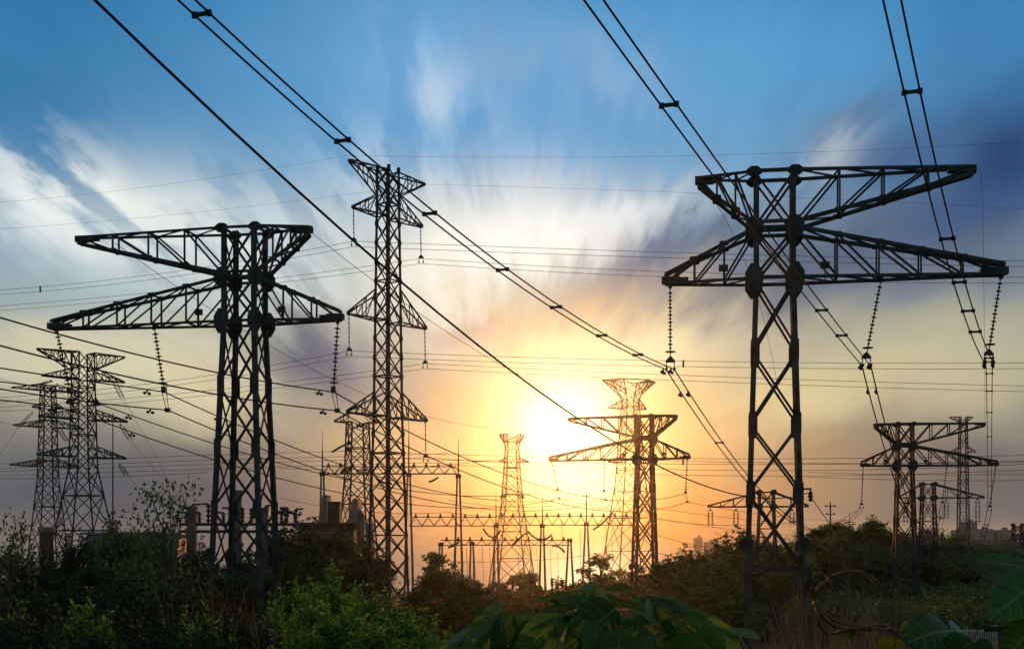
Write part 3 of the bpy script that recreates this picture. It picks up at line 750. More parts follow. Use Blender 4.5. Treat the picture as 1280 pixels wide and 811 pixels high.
def truss(x0, x1, yt, yb, D, label, depth=1.2, bays=None, ins=True):
    a = P(x0, yt, D); c = P(x1, yt, D); zb_ = zp(yb, D); root = empty('gantry_truss', a, label, 'gantry', 'trussed beams of the substation')
    Lx = c.x - a.x; dz = zb_ - a.z; n = bays or max(4, int(Lx / 2.2)); b = MB()
    for j in (-1, 1): b.bar((0, j * depth / 2, dz), (Lx, j * depth / 2, dz), .18)
    b.bar((0, 0, 0), (Lx, 0, 0), .18)
    for k in range(n):
        u0 = Lx * k / n; u1 = Lx * (k + 1) / n; um = (u0 + u1) / 2
        for j in (-1, 1): b.bar((u0, j * depth / 2, dz), (um, 0, 0), .12); b.bar((um, 0, 0), (u1, j * depth / 2, dz), .12)
        b.bar((u0, -depth / 2, dz), (u1, depth / 2, dz), .1)
    b.build('truss', M_STEEL2, root)
    if ins:
        k = 0
        for k in range(0, n, 1):
            um = Lx * (k + .5) / n; b = MB(); b.lathe((um, 0, 0), (um, 0, 1), [(0, .12), (.15, .28), (.3, .28), (.45, .12), (.6, .2), (.7, .1)], 7); b.build('post_insulator', M_INS, root)
    return root
truss(403, 571, 583, 592, 262, 'upper trussed beam between the three tall masts')
truss(512, 620, 646, 657, 284, 'long middle trussed beam, left stretch')
truss(620, 790, 645, 656, 287, 'long middle trussed beam, right stretch through the glare')
truss(551, 712, 675, 681, 275, 'lowest trussed beam on the short posts')
# slack jumpers and tension strings hanging on the beams
gz = 'slack dark jumpers under the substation beams'
for i, (x0, y0, x1, y1, sag, D, w_) in enumerate(((604, 660, 626, 662, 10, 282, 'left end of the middle beam'), (640, 682, 662, 664, -2, 282, 'below the middle beam by the hazy pylon'), (660, 664, 690, 668, 8, 282, 'middle of the middle beam'),
        (560, 684, 574, 677, 1, 270, 'left part of the low beam'), (690, 682, 706, 690, -3, 272, 'right end of the low beam'), (536, 602, 548, 596, 1, 258, 'upper beam near its right end'), (470, 596, 490, 604, 3, 258, 'upper beam near its middle'),
        (415, 565, 440, 552, -1, 250, 'pointing up left of the tall slender pylon'), (741, 662, 766, 640, 2, 282, 'right end of the middle beam'))):
    pts = [P(x0 + (x1 - x0) * t, y0 + (y1 - y0) * t + sag * 4 * t * (1 - t), D) for t in np.linspace(0, 1, 9)]; o0 = pts[0]
    o = MB().tube([p - o0 for p in pts], .2, 6).build('tension_insulator', M_INS, None, True); o.location = o0
    tag(o, 'dark slack tension insulator, ' + w_, 'insulator', gz)
gy = 'thin wires of the substation'
for i, (x0, y0, x1, y1, sag, w_) in enumerate(((0, 668, 240, 662, 2, 'level along the left skyline, lower'), (0, 598, 260, 590, 2, 'level behind the left pylon body, upper'), (350, 585, 620, 574, 6, 'level right of the left pylon'), (350, 622, 560, 640, 8, 'sloping right of the left pylon'),
        (430, 564, 560, 566, 3, 'short one beside the tall slender pylon'), (560, 625, 760, 622, 10, 'sagging left of the glare, upper'), (560, 640, 760, 634, 9, 'sagging left of the glare, middle'), (540, 700, 760, 690, 6, 'low below the short posts'), (820, 648, 950, 655, 4, 'right of the orange-lit pylon, upper'),
        (820, 668, 940, 690, 4, 'right of the orange-lit pylon, middle'), (820, 690, 930, 702, 4, 'right of the orange-lit pylon, lower'), (1010, 590, 1290, 592, 2, 'level at right, upper of the low ones'), (1010, 596, 1290, 600, 2, 'level at right, middle of the low ones'), (1180, 672, 1290, 674, 2, 'low at the right edge, upper'), (1180, 680, 1290, 683, 1, 'low at the right edge, lower'),
        (820, 575, 1290, 577, 3, 'level from the orange-lit pylon to the right edge'))):
    D = 300; pts = [P(x0 + (x1 - x0) * t, y0 + (y1 - y0) * t + sag * 4 * t * (1 - t), D) for t in np.linspace(0, 1, 21)]; o0 = pts[0]
    o = MB().tube([p - o0 for p in pts], .045, 4).build('overhead_wire', M_WIRE, None, True); o.location = o0
    tag(o, 'thin dark wire, ' + w_, 'power line', gy)
gd = 'hair-thin droppers between beam and ground'
for i, (x, y0, y1) in enumerate(((603, 684, 730), (612, 684, 732), (648, 690, 736), (664, 684, 738), (671, 684, 738), (688, 684, 740), (697, 690, 742), (702, 650, 695), (725, 660, 742), (757, 658, 700), (764, 658, 690), (583, 684, 728))):
    a = P(x, y0, 280); o = MB().tube([(0, 0, 0), (hp(1.5, 280), 0, -hp(y1 - y0, 280))], .04, 4).build('dropper_wire', M_WIRE); o.location = a
    tag(o, 'hair-thin vertical dropper wires among the substation posts', 'power line', gd)
# switchgear posts on the ground below the glare
ords = ('first', 'second', 'third', 'fourth', 'fifth', 'sixth', 'seventh', 'eighth', 'ninth', 'tenth', 'eleventh', 'twelfth', 'thirteenth', 'fourteenth', 'fifteenth', 'sixteenth', 'seventeenth', 'eighteenth', 'nineteenth', 'twentieth')
for i, (x, yt) in enumerate(((641, 724), (650, 728), (663, 726), (690, 722), (696, 729), (703, 724), (708, 732), (716, 730), (741, 728), (749, 734))):
    D = 262; p = P(x, yt, D); zb = ground_z(p.x, D); h = p.z - zb
    root = empty('switchgear_post', (p.x, D, zb), '%s from the left of the dark switchgear posts below the sun glare' % ords[i].capitalize(), 'switchgear', 'switchgear posts below the glare')
    b = MB(); b.bar((0, 0, -.2), (0, 0, h * .5), .3); b.build('pedestal', M_CONC, root)
    pr = [(0, .25)]; m_ = 7
    for k in range(m_): t = h * .5 * (k + .5) / m_; pr += [(t - .06, .2), (t, .38), (t + .08, .2)]
    b = MB(); b.lathe((0, 0, h * .5), (0, 0, h), pr + [(h * .5, .15)], 8); b.build('bushing', M_INS, root)

# ------------------------------------------------------------------ substation buildings
def block(name, x0, x1, yt, yb, D, depth, mat, label, cat, group=None, win=None):
    a = P(x0, yt, D); c = P(x1, yb, D); zb = min(c.z, ground_z((a.x + c.x) / 2, D) - .3) if yb is None else c.z
    root = empty(name, ((a.x + c.x) / 2, D + depth / 2, zb), label, cat, group)
    w = c.x - a.x; h = a.z - zb
    b = MB(); b.box((0, 0, h / 2), (w, depth, h)); b.build('wall', mat, root)
    return root, w, h
r_, w_, h_ = block('transformer_hall', 372, 442, 657, 700, 205, 9, M_DARKC, 'dark concrete transformer hall with firewalls above the left trees', 'building')
b = MB(); b.box((0, 0, h_ + .25), (w_ + .8, 9.6, .5)); b.build('roof_slab', M_DARKC, r_)
for k in range(4):
    b = MB(); b.box((w_ * .12, -4.52, h_ - 1.0 - k * .8), (w_ * .7, .2, .22)); b.build('louvre', M_CONC, r_)
def fin(x0, x1, x2, x3, yt, label):
    D = 203; zb = zp(656, D); o = P((x0 + x3) / 2, 656, D); o.z = zb + .3
    pts = [(hp(x0, D), 0), (hp(x1, D), hp(656 - yt, D) - .3), (hp(x2, D), hp(656 - yt, D) - .3), (hp(x3, D), 0)]; cx_ = hp((x0 + x3) / 2, D)
    vs = [(x - cx_, y, z) for y in (0, 5) for x, z in pts]
    root = empty('firewall', o, label, 'firewall', 'tapered firewalls on the transformer hall')
    MB().add(vs, [(0, 1, 2, 3), (7, 6, 5, 4), (0, 4, 5, 1), (1, 5, 6, 2), (2, 6, 7, 3), (3, 7, 4, 0)]).build('slab', M_CONC, root)
fin(397, 403, 408, 409, 618, 'left one of the two tapered concrete firewalls')
fin(434, 441, 447, 447, 623, 'right one of the two tapered concrete firewalls')
def mk_radiator(x0, x1, yt, yb, D, label):
    a = P((x0 + x1) / 2, yb, D); w = hp(x1 - x0, D); h = hp(yb - yt, D); root = empty('radiator_bank', a, label, 'radiator')
    b = MB(); n = 6
    for k in range(n): b.box((-w / 2 + w * (k + .5) / n, 0, h / 2), (w / n * .75, 2.5, h))
    b.build('fins', M_STEEL2, root); b = MB(); b.box((0, 0, h + .05), (w + .1, 2.6, .15)); b.box((0, 0, .1), (w + .1, 2.6, .15)); b.build('frame', M_STEEL2, root)
mk_radiator(411, 426, 628, 655, 203, 'dark radiator bank between the two firewalls')
r_ = empty('vent_pipe', P(451, 690, 204), 'grey vent pipe with a hooked top beside the right firewall', 'pipe')
b = MB(); q = 204 / F; b.tube([(0, 0, 0), (0, 0, 46 * q), (-.3, 0, 50 * q), (-.9, 0, 53 * q), (-1.3, 0, 53 * q)], .55, 10); b.build('pipe', M_CONC, r_, True)
for x, yt, w, lab in ((461, 655, 7, 'pale squat concrete stub right of the vent pipe'),):
    r_, w_, h_ = block('equipment_cabinet', x - w / 2, x + w / 2, yt, 700, 210, 3, M_CONC, lab, 'cabinet'); b = MB(); b.box((0, 0, h_ + .1), (w_ + .3, 3.3, .2)); b.build('lid', M_CONC, r_)
# left: silo, low sheds, gas-insulated columns
r_ = empty('concrete_column', (P(58, 0, 190).x, 190, ground_z(P(58, 0, 190).x, 190)), 'round grey concrete column standing among the bushes at far left', 'column')
b = MB(); h_ = zp(658, 190) - r_.location.z; b.lathe((0, 0, 0), (0, 0, 1), [(0, .95), (h_ - .8, .9), (h_ - .8, 1.1), (h_, 1.1)], 16); b.build('shaft', M_CONC, r_, True)
r_, w_, h_ = block('shed', 108, 222, 668, 715, 215, 10, M_ROOF, 'low grey-green shed behind the bushes at left', 'shed')
b = MB(); b.box((0, 0, h_ + .2), (w_ + 1, 11, .35)); b.build('roof', M_ROOF, r_)
for i, (x, yt, w, lab) in enumerate(((240, 634, 11, 'left grey column of the switch gantry behind the left pylon'), (297, 614, 9, 'tall pale column between the legs of the left pylon'), (330, 636, 9, 'right grey column of the switch gantry behind the left pylon'))):
    D = 170; p = P(x, yt, D); zb = ground_z(p.x, D); h = p.z - zb; wd = hp(w, D)
    root = empty('switch_column', (p.x, D, zb), lab, 'column', 'columns behind the left pylon'); b = MB(); b.box((0, 0, h / 2), (wd, wd, h)); b.box((0, 0, h * .6), (wd * 1.4, wd * 1.4, .5)); b.box((0, 0, h), (wd * 1.2, wd * 1.2, .3)); b.build('shaft', M_DARKC, root)
D = 170; o = P(296, 658, D); root = empty('bus_gantry', o, 'dark busbar beams with small insulators behind the left pylon legs', 'gantry')
b = MB()
for yy in (655, 664): b.bar((hp(-72, D), 0, hp(658 - yy, D)), (hp(72, D), 0, hp(658 - yy, D)), .35)
b.build('beam', M_STEEL, root)
for x in list(range(-72, 73, 9)):
    z0 = hp(5, D); h = hp(random.uniform(12, 24), D); b = MB(); q = Vector((hp(x + random.uniform(-2, 2), D), 0, z0))
    b.lathe(q, q + Vector((0, 0, 1)), [(0, .15)] + [v for k in range(4) for v in ((h * (k + .2) / 4, .14), (h * (k + .5) / 4, .34), (h * (k + .8) / 4, .14))] + [(h, .2)], 7)
    if random.random() < .6: b.bar(q + Vector((0, 0, h)), q + Vector((random.choice((-1, 1)) * .9, 0, h)), .22)
    b.build('post_insulator', M_INS, root)
o = P(352, 640, 95); root = empty('pipe_elbow', o, 'dark bent pipe with a flange sticking out right of the left pylon', 'pipe'); q = 95 / F
b = MB(); b.tube([(-.4, 0, 0), (5 * q, 0, 0), (12 * q, 0, 0), (16 * q, 0, -2 * q), (17 * q, 0, -10 * q)], .11, 8); b.build('pipe', M_STEEL, root, True)
b = MB(); b.box((3 * q, 0, 5 * q), (.5, .3, .18)); b.box((6 * q, 0, 0), (.3, .4, .6)); b.build('flange', M_STEEL, root)
# street lamp in the substation yard
o = P(606, 770, 190); zb = ground_z(o.x, 190); root = empty('street_lamp', (o.x, 190, zb), 'small pale curved street lamp in the scrub left of the big leaves', 'street lamp'); q = 190 / F; ht = zp(742, 190) - zb
b = MB(); b.tube([(0, 0, 0), (0, 0, ht - .9), (-.15, 0, ht - .3), (-.6, 0, ht), (-1.2, 0, ht + .1)], .1, 8); b.build('pole', M_PAINTW, root, True)
b = MB(); b.box((-1.4, 0, ht + .08), (.7, .25, .14)); b.build('lamp_head', M_PAINTW, root)
# wooden pole with crossarms behind the right hand hill trees
o = P(1038, 690, 300); zb = ground_z(o.x, 300); root = empty('utility_pole', (o.x, 300, zb), 'thin utility pole with two short crossarms above the hill trees', 'utility pole'); ht = zp(627, 300) - zb
b = MB(); b.tube([(0, 0, 0), (0, 0, ht)], .2, 7, .13); b.build('pole', M_STEEL2, root)
for zz, w in ((ht - .9, 1.9), (ht - 2.6, 1.6)):
    b = MB(); b.bar((-w / 2 * 1.2, 0, zz), (w / 2 * 1.2, 0, zz), .18); b.build('crossarm', M_STEEL2, root)
    for s in (-1, 1): b = MB(); b.lathe((s * w / 2, 0, zz), (s * w / 2, 0, zz + 1), [(0, .1), (.2, .16), (.35, .06)], 6); b.build('pin_insulator', M_INS, root)
# mast behind the left group
o = P(141, 560, 236); zb = ground_z(o.x, 236); root = empty('lightning_rod', (o.x, 236, zb), 'thin straight rod right of the pylons at far left', 'mast'); ht = zp(516, 236) - zb
MB().tube([(0, 0, 0), (0, 0, ht)], .17, 6, .08).build('rod', M_STEEL2, root)
b = MB(); b.box((0, 0, ht * .5), (.6, .4, .4)); b.box((0, 0, ht * .8), (.5, .4, .3)); b.build('collar', M_STEEL2, root)

# ------------------------------------------------------------------ city skyline
gcity = 'hazy tower blocks on the horizon'
for i, (x0, x1, yt, lab) in enumerate(((1192, 1204, 662, 'stepped left wing of the widest hazy tower block'), (1204, 1218, 652, 'tallest hazy tower block at the right'), (1218, 1238, 661, 'hazy tower block right of the tallest'), (1244, 1262, 662, 'hazy tower block nearest the right edge'), (1262, 1290, 667, 'low hazy block cut by the right edge'),
        (1074, 1084, 658, 'lone hazy tower block above the hill trees'), (1150, 1162, 664, 'hazy tower block seen through the small pylon'), (1118, 1132, 668, 'low hazy block left of the small pylon'), (868, 877, 672, 'faint block just right of the orange-lit pylon'), (881, 894, 677, 'faint low block over the trees behind the orange-lit pylon'))):
    D = 1450; a = P(x0, yt, D); c = P(x1, yt, D); zb = ground_z(a.x, D); h = a.z - zb; w = c.x - a.x
    root = empty('tower_block', ((a.x + c.x) / 2, D, zb), lab, 'building', gcity)
    b = MB(); b.box((0, 0, h / 2), (w, 18, h)); b.box((w * .15, 0, h + 1.2), (w * .3, 6, 2.4)); b.build('wall', M_CITY, root)
    b = MB()
    for k in range(int(h / 3.2) - 1):
        z = 3 + k * 3.2
        b.box((0, -9.03, z), (w * .8, .1, 1.0))
    b.build('window_bands', M_CITYW, root)

# ------------------------------------------------------------------ vegetation
def leaf_cloud(centers, radii, counts, size, rng, droop=.3, aspect=.55, squash=.8):
    V_ = []; F_ = []
    ctr = []; 
    for c, r, n in zip(centers, radii, counts):
        d = rng.normal(size=(n, 3)); d /= np.linalg.norm(d, axis=1)[:, None]; rr = r * rng.random(n) ** .45
        p = d * rr[:, None]; p[:, 2] *= squash; ctr.append(p + np.array(c))
    C = np.vstack(ctr); n = len(C)
    a = rng.normal(size=(n, 3)); a[:, 2] = a[:, 2] * .5 - droop; a /= np.linalg.norm(a, axis=1)[:, None]
    b = rng.normal(size=(n, 3)); b[:, 2] *= 1.0; b = np.cross(a, b); b /= np.linalg.norm(b, axis=1)[:, None]
    nrm = np.cross(a, b); s = size * rng.uniform(.6, 1.35, n)[:, None]
    v = np.empty((n, 4, 3)); v[:, 0] = C; v[:, 1] = C + a * s * .45 + b * s * aspect / 2 + nrm * s * .08; v[:, 2] = C + a * s; v[:, 3] = C + a * s * .45 - b * s * aspect / 2 + nrm * s * .08
    return v.reshape(-1, 3)
def quads_mesh(name, verts, mat):
    nq = len(verts) // 4; me = bpy.data.meshes.new(name)
    me.vertices.add(len(verts)); me.vertices.foreach_set('co', np.ascontiguousarray(verts, dtype=np.float32).ravel())
    me.loops.add(nq * 4); me.loops.foreach_set('vertex_index', np.arange(nq * 4, dtype=np.int32))
    me.polygons.add(nq); me.polygons.foreach_set('loop_start', np.arange(0, nq * 4, 4, dtype=np.int32))
    me.materials.append(mat); me.update(calc_edges=True); me.validate(); return me
PROT = {}
def make_tree(key, h, rad, crown_lo, nclump, nleaf, size, mat, seed, trunks=1, squash=.75, droop=.2, clump_r=.34, aspect=.55, shoots=0):
    rng = np.random.default_rng(seed); cs = []; rs = []; ns = []
    for k in range(nclump):
        t = rng.random(); z = crown_lo + (1 - crown_lo) * t
        prof = math.sin(math.pi * (t * .68 + .2)) ** .7
        a = rng.random() * 6.283; r = rad * prof * (rng.random() ** .5) * .8
        cs.append((r * math.cos(a), r * math.sin(a), z * h * .93)); rr = rad * clump_r * rng.uniform(.6, 1.3); rs.append(rr); ns.append(int(nleaf / nclump * (rr / (rad * clump_r)) ** 2) + 5)
    sh = []
    for k in range(shoots):
        a = rng.random() * 6.283; r = rad * rng.uniform(.1, .95); x, y = r * math.cos(a), r * math.sin(a); z0 = h * (.55 + .3 * (1 - r / rad)); ln = h * rng.uniform(.18, .42); lx, ly = rng.normal(0, .12, 2) * ln
        sh.append(((x, y, z0 - ln * .6), (x + lx, y + ly, z0 + ln)))
        for q in range(6): t = q / 5; cs.append((x + lx * t, y + ly * t, z0 + ln * t)); rs.append(size * (1.3 - .7 * t)); ns.append(int(11 - 6 * t))
    lv = leaf_cloud(cs, rs, ns, size, rng, droop, aspect, squash)
    b = MB()
    for p_, q_ in sh: b.tube([(p_[0] * .3, p_[1] * .3, .05 * h), p_, q_], .012 * h / 2.6, 4, .004)
    for q in range(trunks):
        ox, oy = (rng.normal(0, rad * .15, 2) if trunks > 1 else (0, 0))
        top = (ox * 2.2 + rng.normal(0, .1) * rad, oy * 2.2, h * .8); mid = (ox * 1.5 + rng.normal(0, .06) * rad, oy * 1.5 + rng.normal(0, .05) * rad, h * .42)
        b.tube([(ox, oy, -.4), ((ox + mid[0]) / 2 + .03 * rad, (oy + mid[1]) / 2, h * .2), mid, top], h * .018 / trunks ** .5 + .02, 6, h * .005)
    for c in cs[:nclump:2]:
        z0 = max(.15 * h, min(c[2] * .6, h * .5)); b.tube([(0, 0, z0), (c[0] * .5, c[1] * .5, (z0 + c[2]) * .5 + .05 * h), (c[0], c[1], c[2])], h * .007 + .01, 5, h * .002 + .003)
    PROT[key] = (quads_mesh('foliage', lv, mat), b, h, rad)
def place_tree(key, x, y, h, w, label, cat, group, name, z=None, rz=None):
    me, b, h0, r0 = PROT[key]
    if not isinstance(b, bpy.types.Mesh):
        m2 = bpy.data.meshes.new('trunk'); m2.from_pydata(b.v, [], b.f); m2.materials.append(M_BARK); PROT[key] = (me, m2, h0, r0); b = m2
    root = empty(name, (x, y, ground_z(x, y) if z is None else z), label, cat, group, random.random() * 6.28 if rz is None else rz)
    root.scale = (w / r0, w / r0, h / h0)
    for n_, m_ in (('foliage', me), ('trunk', b)):
        o = bpy.data.objects.new(n_, m_); COL.objects.link(o); o.parent = root
    return root
for i in range(4):
    make_tree('far%d' % i, 8, 3, .15, 26, 5200, .50, M_LEAFM, 20 + i, clump_r=.26, shoots=16)
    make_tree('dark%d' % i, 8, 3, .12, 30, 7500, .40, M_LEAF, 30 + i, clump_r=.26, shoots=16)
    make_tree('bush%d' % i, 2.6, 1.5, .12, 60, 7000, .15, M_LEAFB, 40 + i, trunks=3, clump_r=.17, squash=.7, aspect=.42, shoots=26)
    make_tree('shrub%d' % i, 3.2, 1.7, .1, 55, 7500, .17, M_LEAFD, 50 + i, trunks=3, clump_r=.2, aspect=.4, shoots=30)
    make_tree('sparse%d' % i, 5.0, 2.4, .35, 30, 1000, .19, M_LEAFM, 60 + i, trunks=3, clump_r=.3, aspect=.5)
make_tree('yellow', 8, 3, .2, 28, 4200, .45, M_LEAFY, 71); make_tree('airy', 8, 3, .45, 22, 1300, .42, M_LEAFM, 72, clump_r=.24); make_tree('airy2', 8, 3.2, .3, 26, 2500, .42, M_LEAFM, 73, clump_r=.25)
def trees(lst, keys, group, cat, name, what):
    lst = sorted(lst)
    for i, (px, yt, D, wpx) in enumerate(lst):
        p = P(px, yt, D); g = ground_z(p.x, D); h = max(.8, p.z - g)
        o = ords[i] + ' from left' if len(lst) > 1 else ''
        place_tree(keys[i % len(keys)], p.x, D, h, hp(wpx / 2, D) * (1.3 if D > 70 else 1.7), ('%s of the %s' % (o, what)).strip().capitalize() if o else what, cat, group, name)
D_ = ['dark%d' % i for i in range(4)]; FA = ['far%d' % i for i in range(4)]; BU = ['bush%d' % i for i in range(4)]; SH = ['shrub%d' % i for i in range(4)]; SP = ['sparse%d' % i for i in range(4)]
# dark trees behind the left and the tall slender pylon
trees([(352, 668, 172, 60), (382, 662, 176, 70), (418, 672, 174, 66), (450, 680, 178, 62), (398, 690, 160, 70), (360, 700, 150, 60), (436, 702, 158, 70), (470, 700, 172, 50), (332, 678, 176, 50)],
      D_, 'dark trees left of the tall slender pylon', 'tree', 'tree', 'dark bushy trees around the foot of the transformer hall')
trees([(548, 688, 185, 52)], ['airy2'], None, 'tree', 'tree', 'loose light tree against the glow right of the tall slender pylon')
trees([(545, 716, 135, 46), (572, 722, 140, 44), (520, 736, 125, 46), (560, 748, 110, 60), (598, 752, 120, 46), (596, 735, 170, 44)], D_, 'bushes right of the tall slender pylon', 'bush', 'bush', 'dark bushes right of the tall slender pylon')
# bright green bushes at the bottom
trees([(372, 740, 42, 54), (412, 726, 46, 60), (448, 748, 38, 60), (392, 762, 32, 70), (430, 772, 28, 84), (482, 756, 40, 60), (470, 790, 26, 80), (515, 778, 30, 70), (378, 790, 25, 60), (550, 800, 27, 64), (345, 772, 34, 46)],
      BU, 'bright green bushes at the bottom', 'bush', 'bush', 'bright green leafy bushes below the tall slender pylon')
# substation scrub at mid distance
trees([(600, 735, 225, 36), (630, 738, 230, 34), (655, 741, 228, 34), (680, 745, 222, 36), (640, 752, 180, 44), (668, 756, 175, 44), (700, 752, 205, 36), (725, 748, 220, 34), (752, 746, 225, 34), (770, 742, 235, 30), (775, 726, 250, 44), (800, 722, 255, 44), (824, 716, 250, 44), (792, 736, 215, 50), (618, 762, 150, 50), (690, 766, 160, 46)],
      FA, 'hazy scrub below the glare', 'bush', 'bush', 'hazy scrub bushes below the sun glare')
trees([(752, 690, 240, 50)], ['airy'], None, 'tree', 'tree', 'orange-lit see-through tree under the sun glare')
trees([(655, 715, 345, 34), (583, 722, 330, 40), (622, 728, 330, 30)], FA, 'faint trees behind the substation', 'tree', 'tree', 'faint low trees behind the substation posts')
# trees between the orange-lit pylon and the biggest one
trees([(838, 703, 170, 56), (872, 692, 165, 62), (900, 712, 150, 66), (862, 722, 150, 70), (888, 742, 125, 76), (912, 752, 118, 60), (835, 738, 150, 56), (905, 728, 140, 60)],
      FA, 'trees between the orange-lit pylon and the biggest one', 'tree', 'tree', 'leafy trees between the orange-lit pylon and the biggest pylon')
trees([(905, 682, 215, 44), (930, 672, 218, 52), (958, 680, 222, 46), (985, 690, 220, 44), (940, 700, 200, 60), (975, 712, 190, 56)], FA + ['airy2'], 'hazy trees behind the biggest pylon legs', 'tree', 'tree', 'hazy trees seen behind the biggest pylon legs')
# the wooded hill
hill = [(1022, 662, 265, 46), (1045, 656, 290, 50), (1070, 662, 285, 46), (1092, 650, 275, 32), (1110, 668, 280, 52), (1135, 672, 285, 50), (1160, 678, 290, 52), (1188, 682, 300, 50), (1212, 690, 300, 50), (1240, 698, 305, 50), (1268, 704, 310, 50)]
trees(hill, FA, 'trees along the crest of the wooded hill', 'tree', 'tree', 'trees along the skyline of the wooded hill at right')
trees([(1035, 684, 225, 60), (1072, 690, 228, 60), (1110, 696, 232, 60), (1145, 700, 240, 60), (1180, 706, 245, 60), (1215, 712, 250, 60), (1250, 716, 255, 60), (1285, 716, 260, 56)], FA + ['airy2'], 'trees halfway up the wooded hill', 'tree', 'tree', 'trees halfway down the wooded hill at right')
trees([(1020, 724, 180, 66), (1062, 728, 185, 66), (1105, 732, 190, 66), (1148, 736, 195, 66), (1190, 738, 200, 66), (1232, 742, 205, 66), (1275, 744, 205, 66)], D_ + FA, 'trees at the foot of the wooded hill', 'tree', 'tree', 'darker trees at the foot of the wooded hill')
trees([(1040, 760, 130, 90), (1095, 764, 135, 90), (1150, 766, 140, 90), (1255, 770, 130, 80), (990, 762, 130, 80)], D_, 'bushes below the wooded hill', 'bush', 'bush', 'dim bushes in front of the wooded hill')
trees([(1046, 672, 235, 50)], ['yellow'], None, 'tree', 'tree', 'yellowish tree low in front of the wooded hill right of the biggest pylon')
# left-hand side
trees([(15, 690, 150, 60), (60, 700, 140, 60), (100, 680, 130, 60), (150, 672, 125, 64), (200, 672, 125, 60), (245, 690, 130, 56), (120, 705, 100, 80), (190, 706, 98, 76), (255, 706, 115, 60), (40, 716, 100, 80), (300, 700, 130, 60), (322, 720, 110, 60), (290, 730, 80, 70)],
      SH + D_, 'dark shrubs along the left', 'bush', 'bush', 'dark shrubs across the left side below the far pylons')
trees([(215, 596, 60, 80), (160, 640, 62, 60)], SP, 'sparse saplings left of the left pylon', 'sapling', 'sapling', 'sparse twiggy saplings against the sky beside the left pylon')
trees([(8, 632, 40, 60)], SP[2:], None, 'sapling', 'sapling', 'sparse leafy branch tip cut by the left edge')
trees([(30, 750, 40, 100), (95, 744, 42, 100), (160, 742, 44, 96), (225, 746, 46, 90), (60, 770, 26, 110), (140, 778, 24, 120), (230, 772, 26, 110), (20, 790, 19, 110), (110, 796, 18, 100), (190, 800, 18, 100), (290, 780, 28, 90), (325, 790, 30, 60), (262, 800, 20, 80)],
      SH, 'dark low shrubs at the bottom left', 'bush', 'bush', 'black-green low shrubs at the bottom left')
trees([(104, 772, 22, 70), (250, 778, 24, 60), (15, 776, 28, 60)], BU, 'greener sprigs at the bottom left', 'bush', 'bush', 'brighter green sprigs among the dark bottom left shrubs')
# ground cover and dry grass: uncountable
def scatter_grass(name, regs, mat, label, cat, seed, hs, w):
    rng = np.random.default_rng(seed); vs = []
    for (px0, px1, d0, d1, n, hh) in regs:
        D = np.exp(rng.uniform(math.log(d0), math.log(d1), n)); px = rng.uniform(px0, px1, n)
        for d, p in zip(D, px):
            x = (p - CX) * d / F; z = ground_z(x, d); h = hh * rng.uniform(.6, 1.25); a = rng.uniform(0, 6.28); l = rng.normal(0, .16) * h; l2 = rng.normal(0, .10) * h; ww = w * (.7 + .6 * rng.random())
            c, s = math.cos(a) * ww, math.sin(a) * ww
            vs += [(x - c, d - s, z), (x + c, d + s, z), (x + l * .4 + c * .7, d + l2 * .4 + s * .7, z + h * .6), (x + l * .4 - c * .7, d + l2 * .4 - s * .7, z + h * .6)]
            vs += [(x + l * .4 - c * .7, d + l2 * .4 - s * .7, z + h * .6), (x + l * .4 + c * .7, d + l2 * .4 + s * .7, z + h * .6), (x + l + c * .15, d + l2 + s * .15, z + h), (x + l - c * .15, d + l2 - s * .15, z + h)]
    me = quads_mesh(name, np.array(vs), mat); o = bpy.data.objects.new(name, me); COL.objects.link(o); return tag(o, label, cat, kind='stuff')
scatter_grass('dry_grass', [(0, 350, 24, 75, 1500, 2.0), (215, 300, 40, 80, 300, 3.2), (960, 1130, 12, 60, 1700, 1.6), (1120, 1280, 30, 90, 500, 1.8), (560, 960, 30, 110, 500, 1.3), (470, 560, 60, 120, 200, 2.4)], M_DRY, 'tall thin reddish dry grass stalks standing through the scrub', 'dry grass', 5, 1, .012)
scatter_grass('green_grass', [(0, 1280, 14, 60, 9000, .9), (350, 1280, 60, 230, 9000, 1.1)], M_GRASS, 'rough dark green grass covering the slope', 'grass', 6, 1, .02)
def wood():
    rng = np.random.default_rng(17); cs = []; rs = []; ns = []
    for k in range(1100):
        d = math.exp(rng.uniform(math.log(120), math.log(430))); px = rng.uniform(830 if d < 200 else 560, 1320); x = (px - CX) * d / F
        if px < 1000 and d > 200 and rng.random() < .5: continue
        if px < 830 and d > 320: continue
        r = rng.uniform(1.2, 2.6) * (1 if px > 980 else .6); z = ground_z(x, d)
        cs.append((x, d, z + r * rng.uniform(.3, 1.3))); rs.append(r); ns.append(190)
    me = quads_mesh('wood', leaf_cloud(cs, rs, ns, .5, rng), M_LEAFM); o = bpy.data.objects.new('wood', me); COL.objects.link(o)
    tag(o, 'dense low wood covering the hillside between the taller trees', 'wood', kind='stuff')
wood()
def undergrowth():
    rng = np.random.default_rng(11); cs = []; rs = []; ns = []
    for k in range(520):
        d = math.exp(rng.uniform(math.log(14), math.log(230))); px = rng.uniform(-30, 1310); x = (px - CX) * d / F; r = rng.uniform(.5, 1.1) * (.5 + d / 90)
        if d < 24 and 330 < px: r *= .7
        cs.append((x, d, ground_z(x, d) + r * .35)); rs.append(r); ns.append(int(150))
    lv = leaf_cloud(cs, rs, ns, .22, rng)
    me = quads_mesh('undergrowth', lv, M_LEAFD); o = bpy.data.objects.new('undergrowth', me); COL.objects.link(o); tag(o, 'dark leafy undergrowth covering the ground between bushes', 'undergrowth', kind='stuff')
undergrowth()

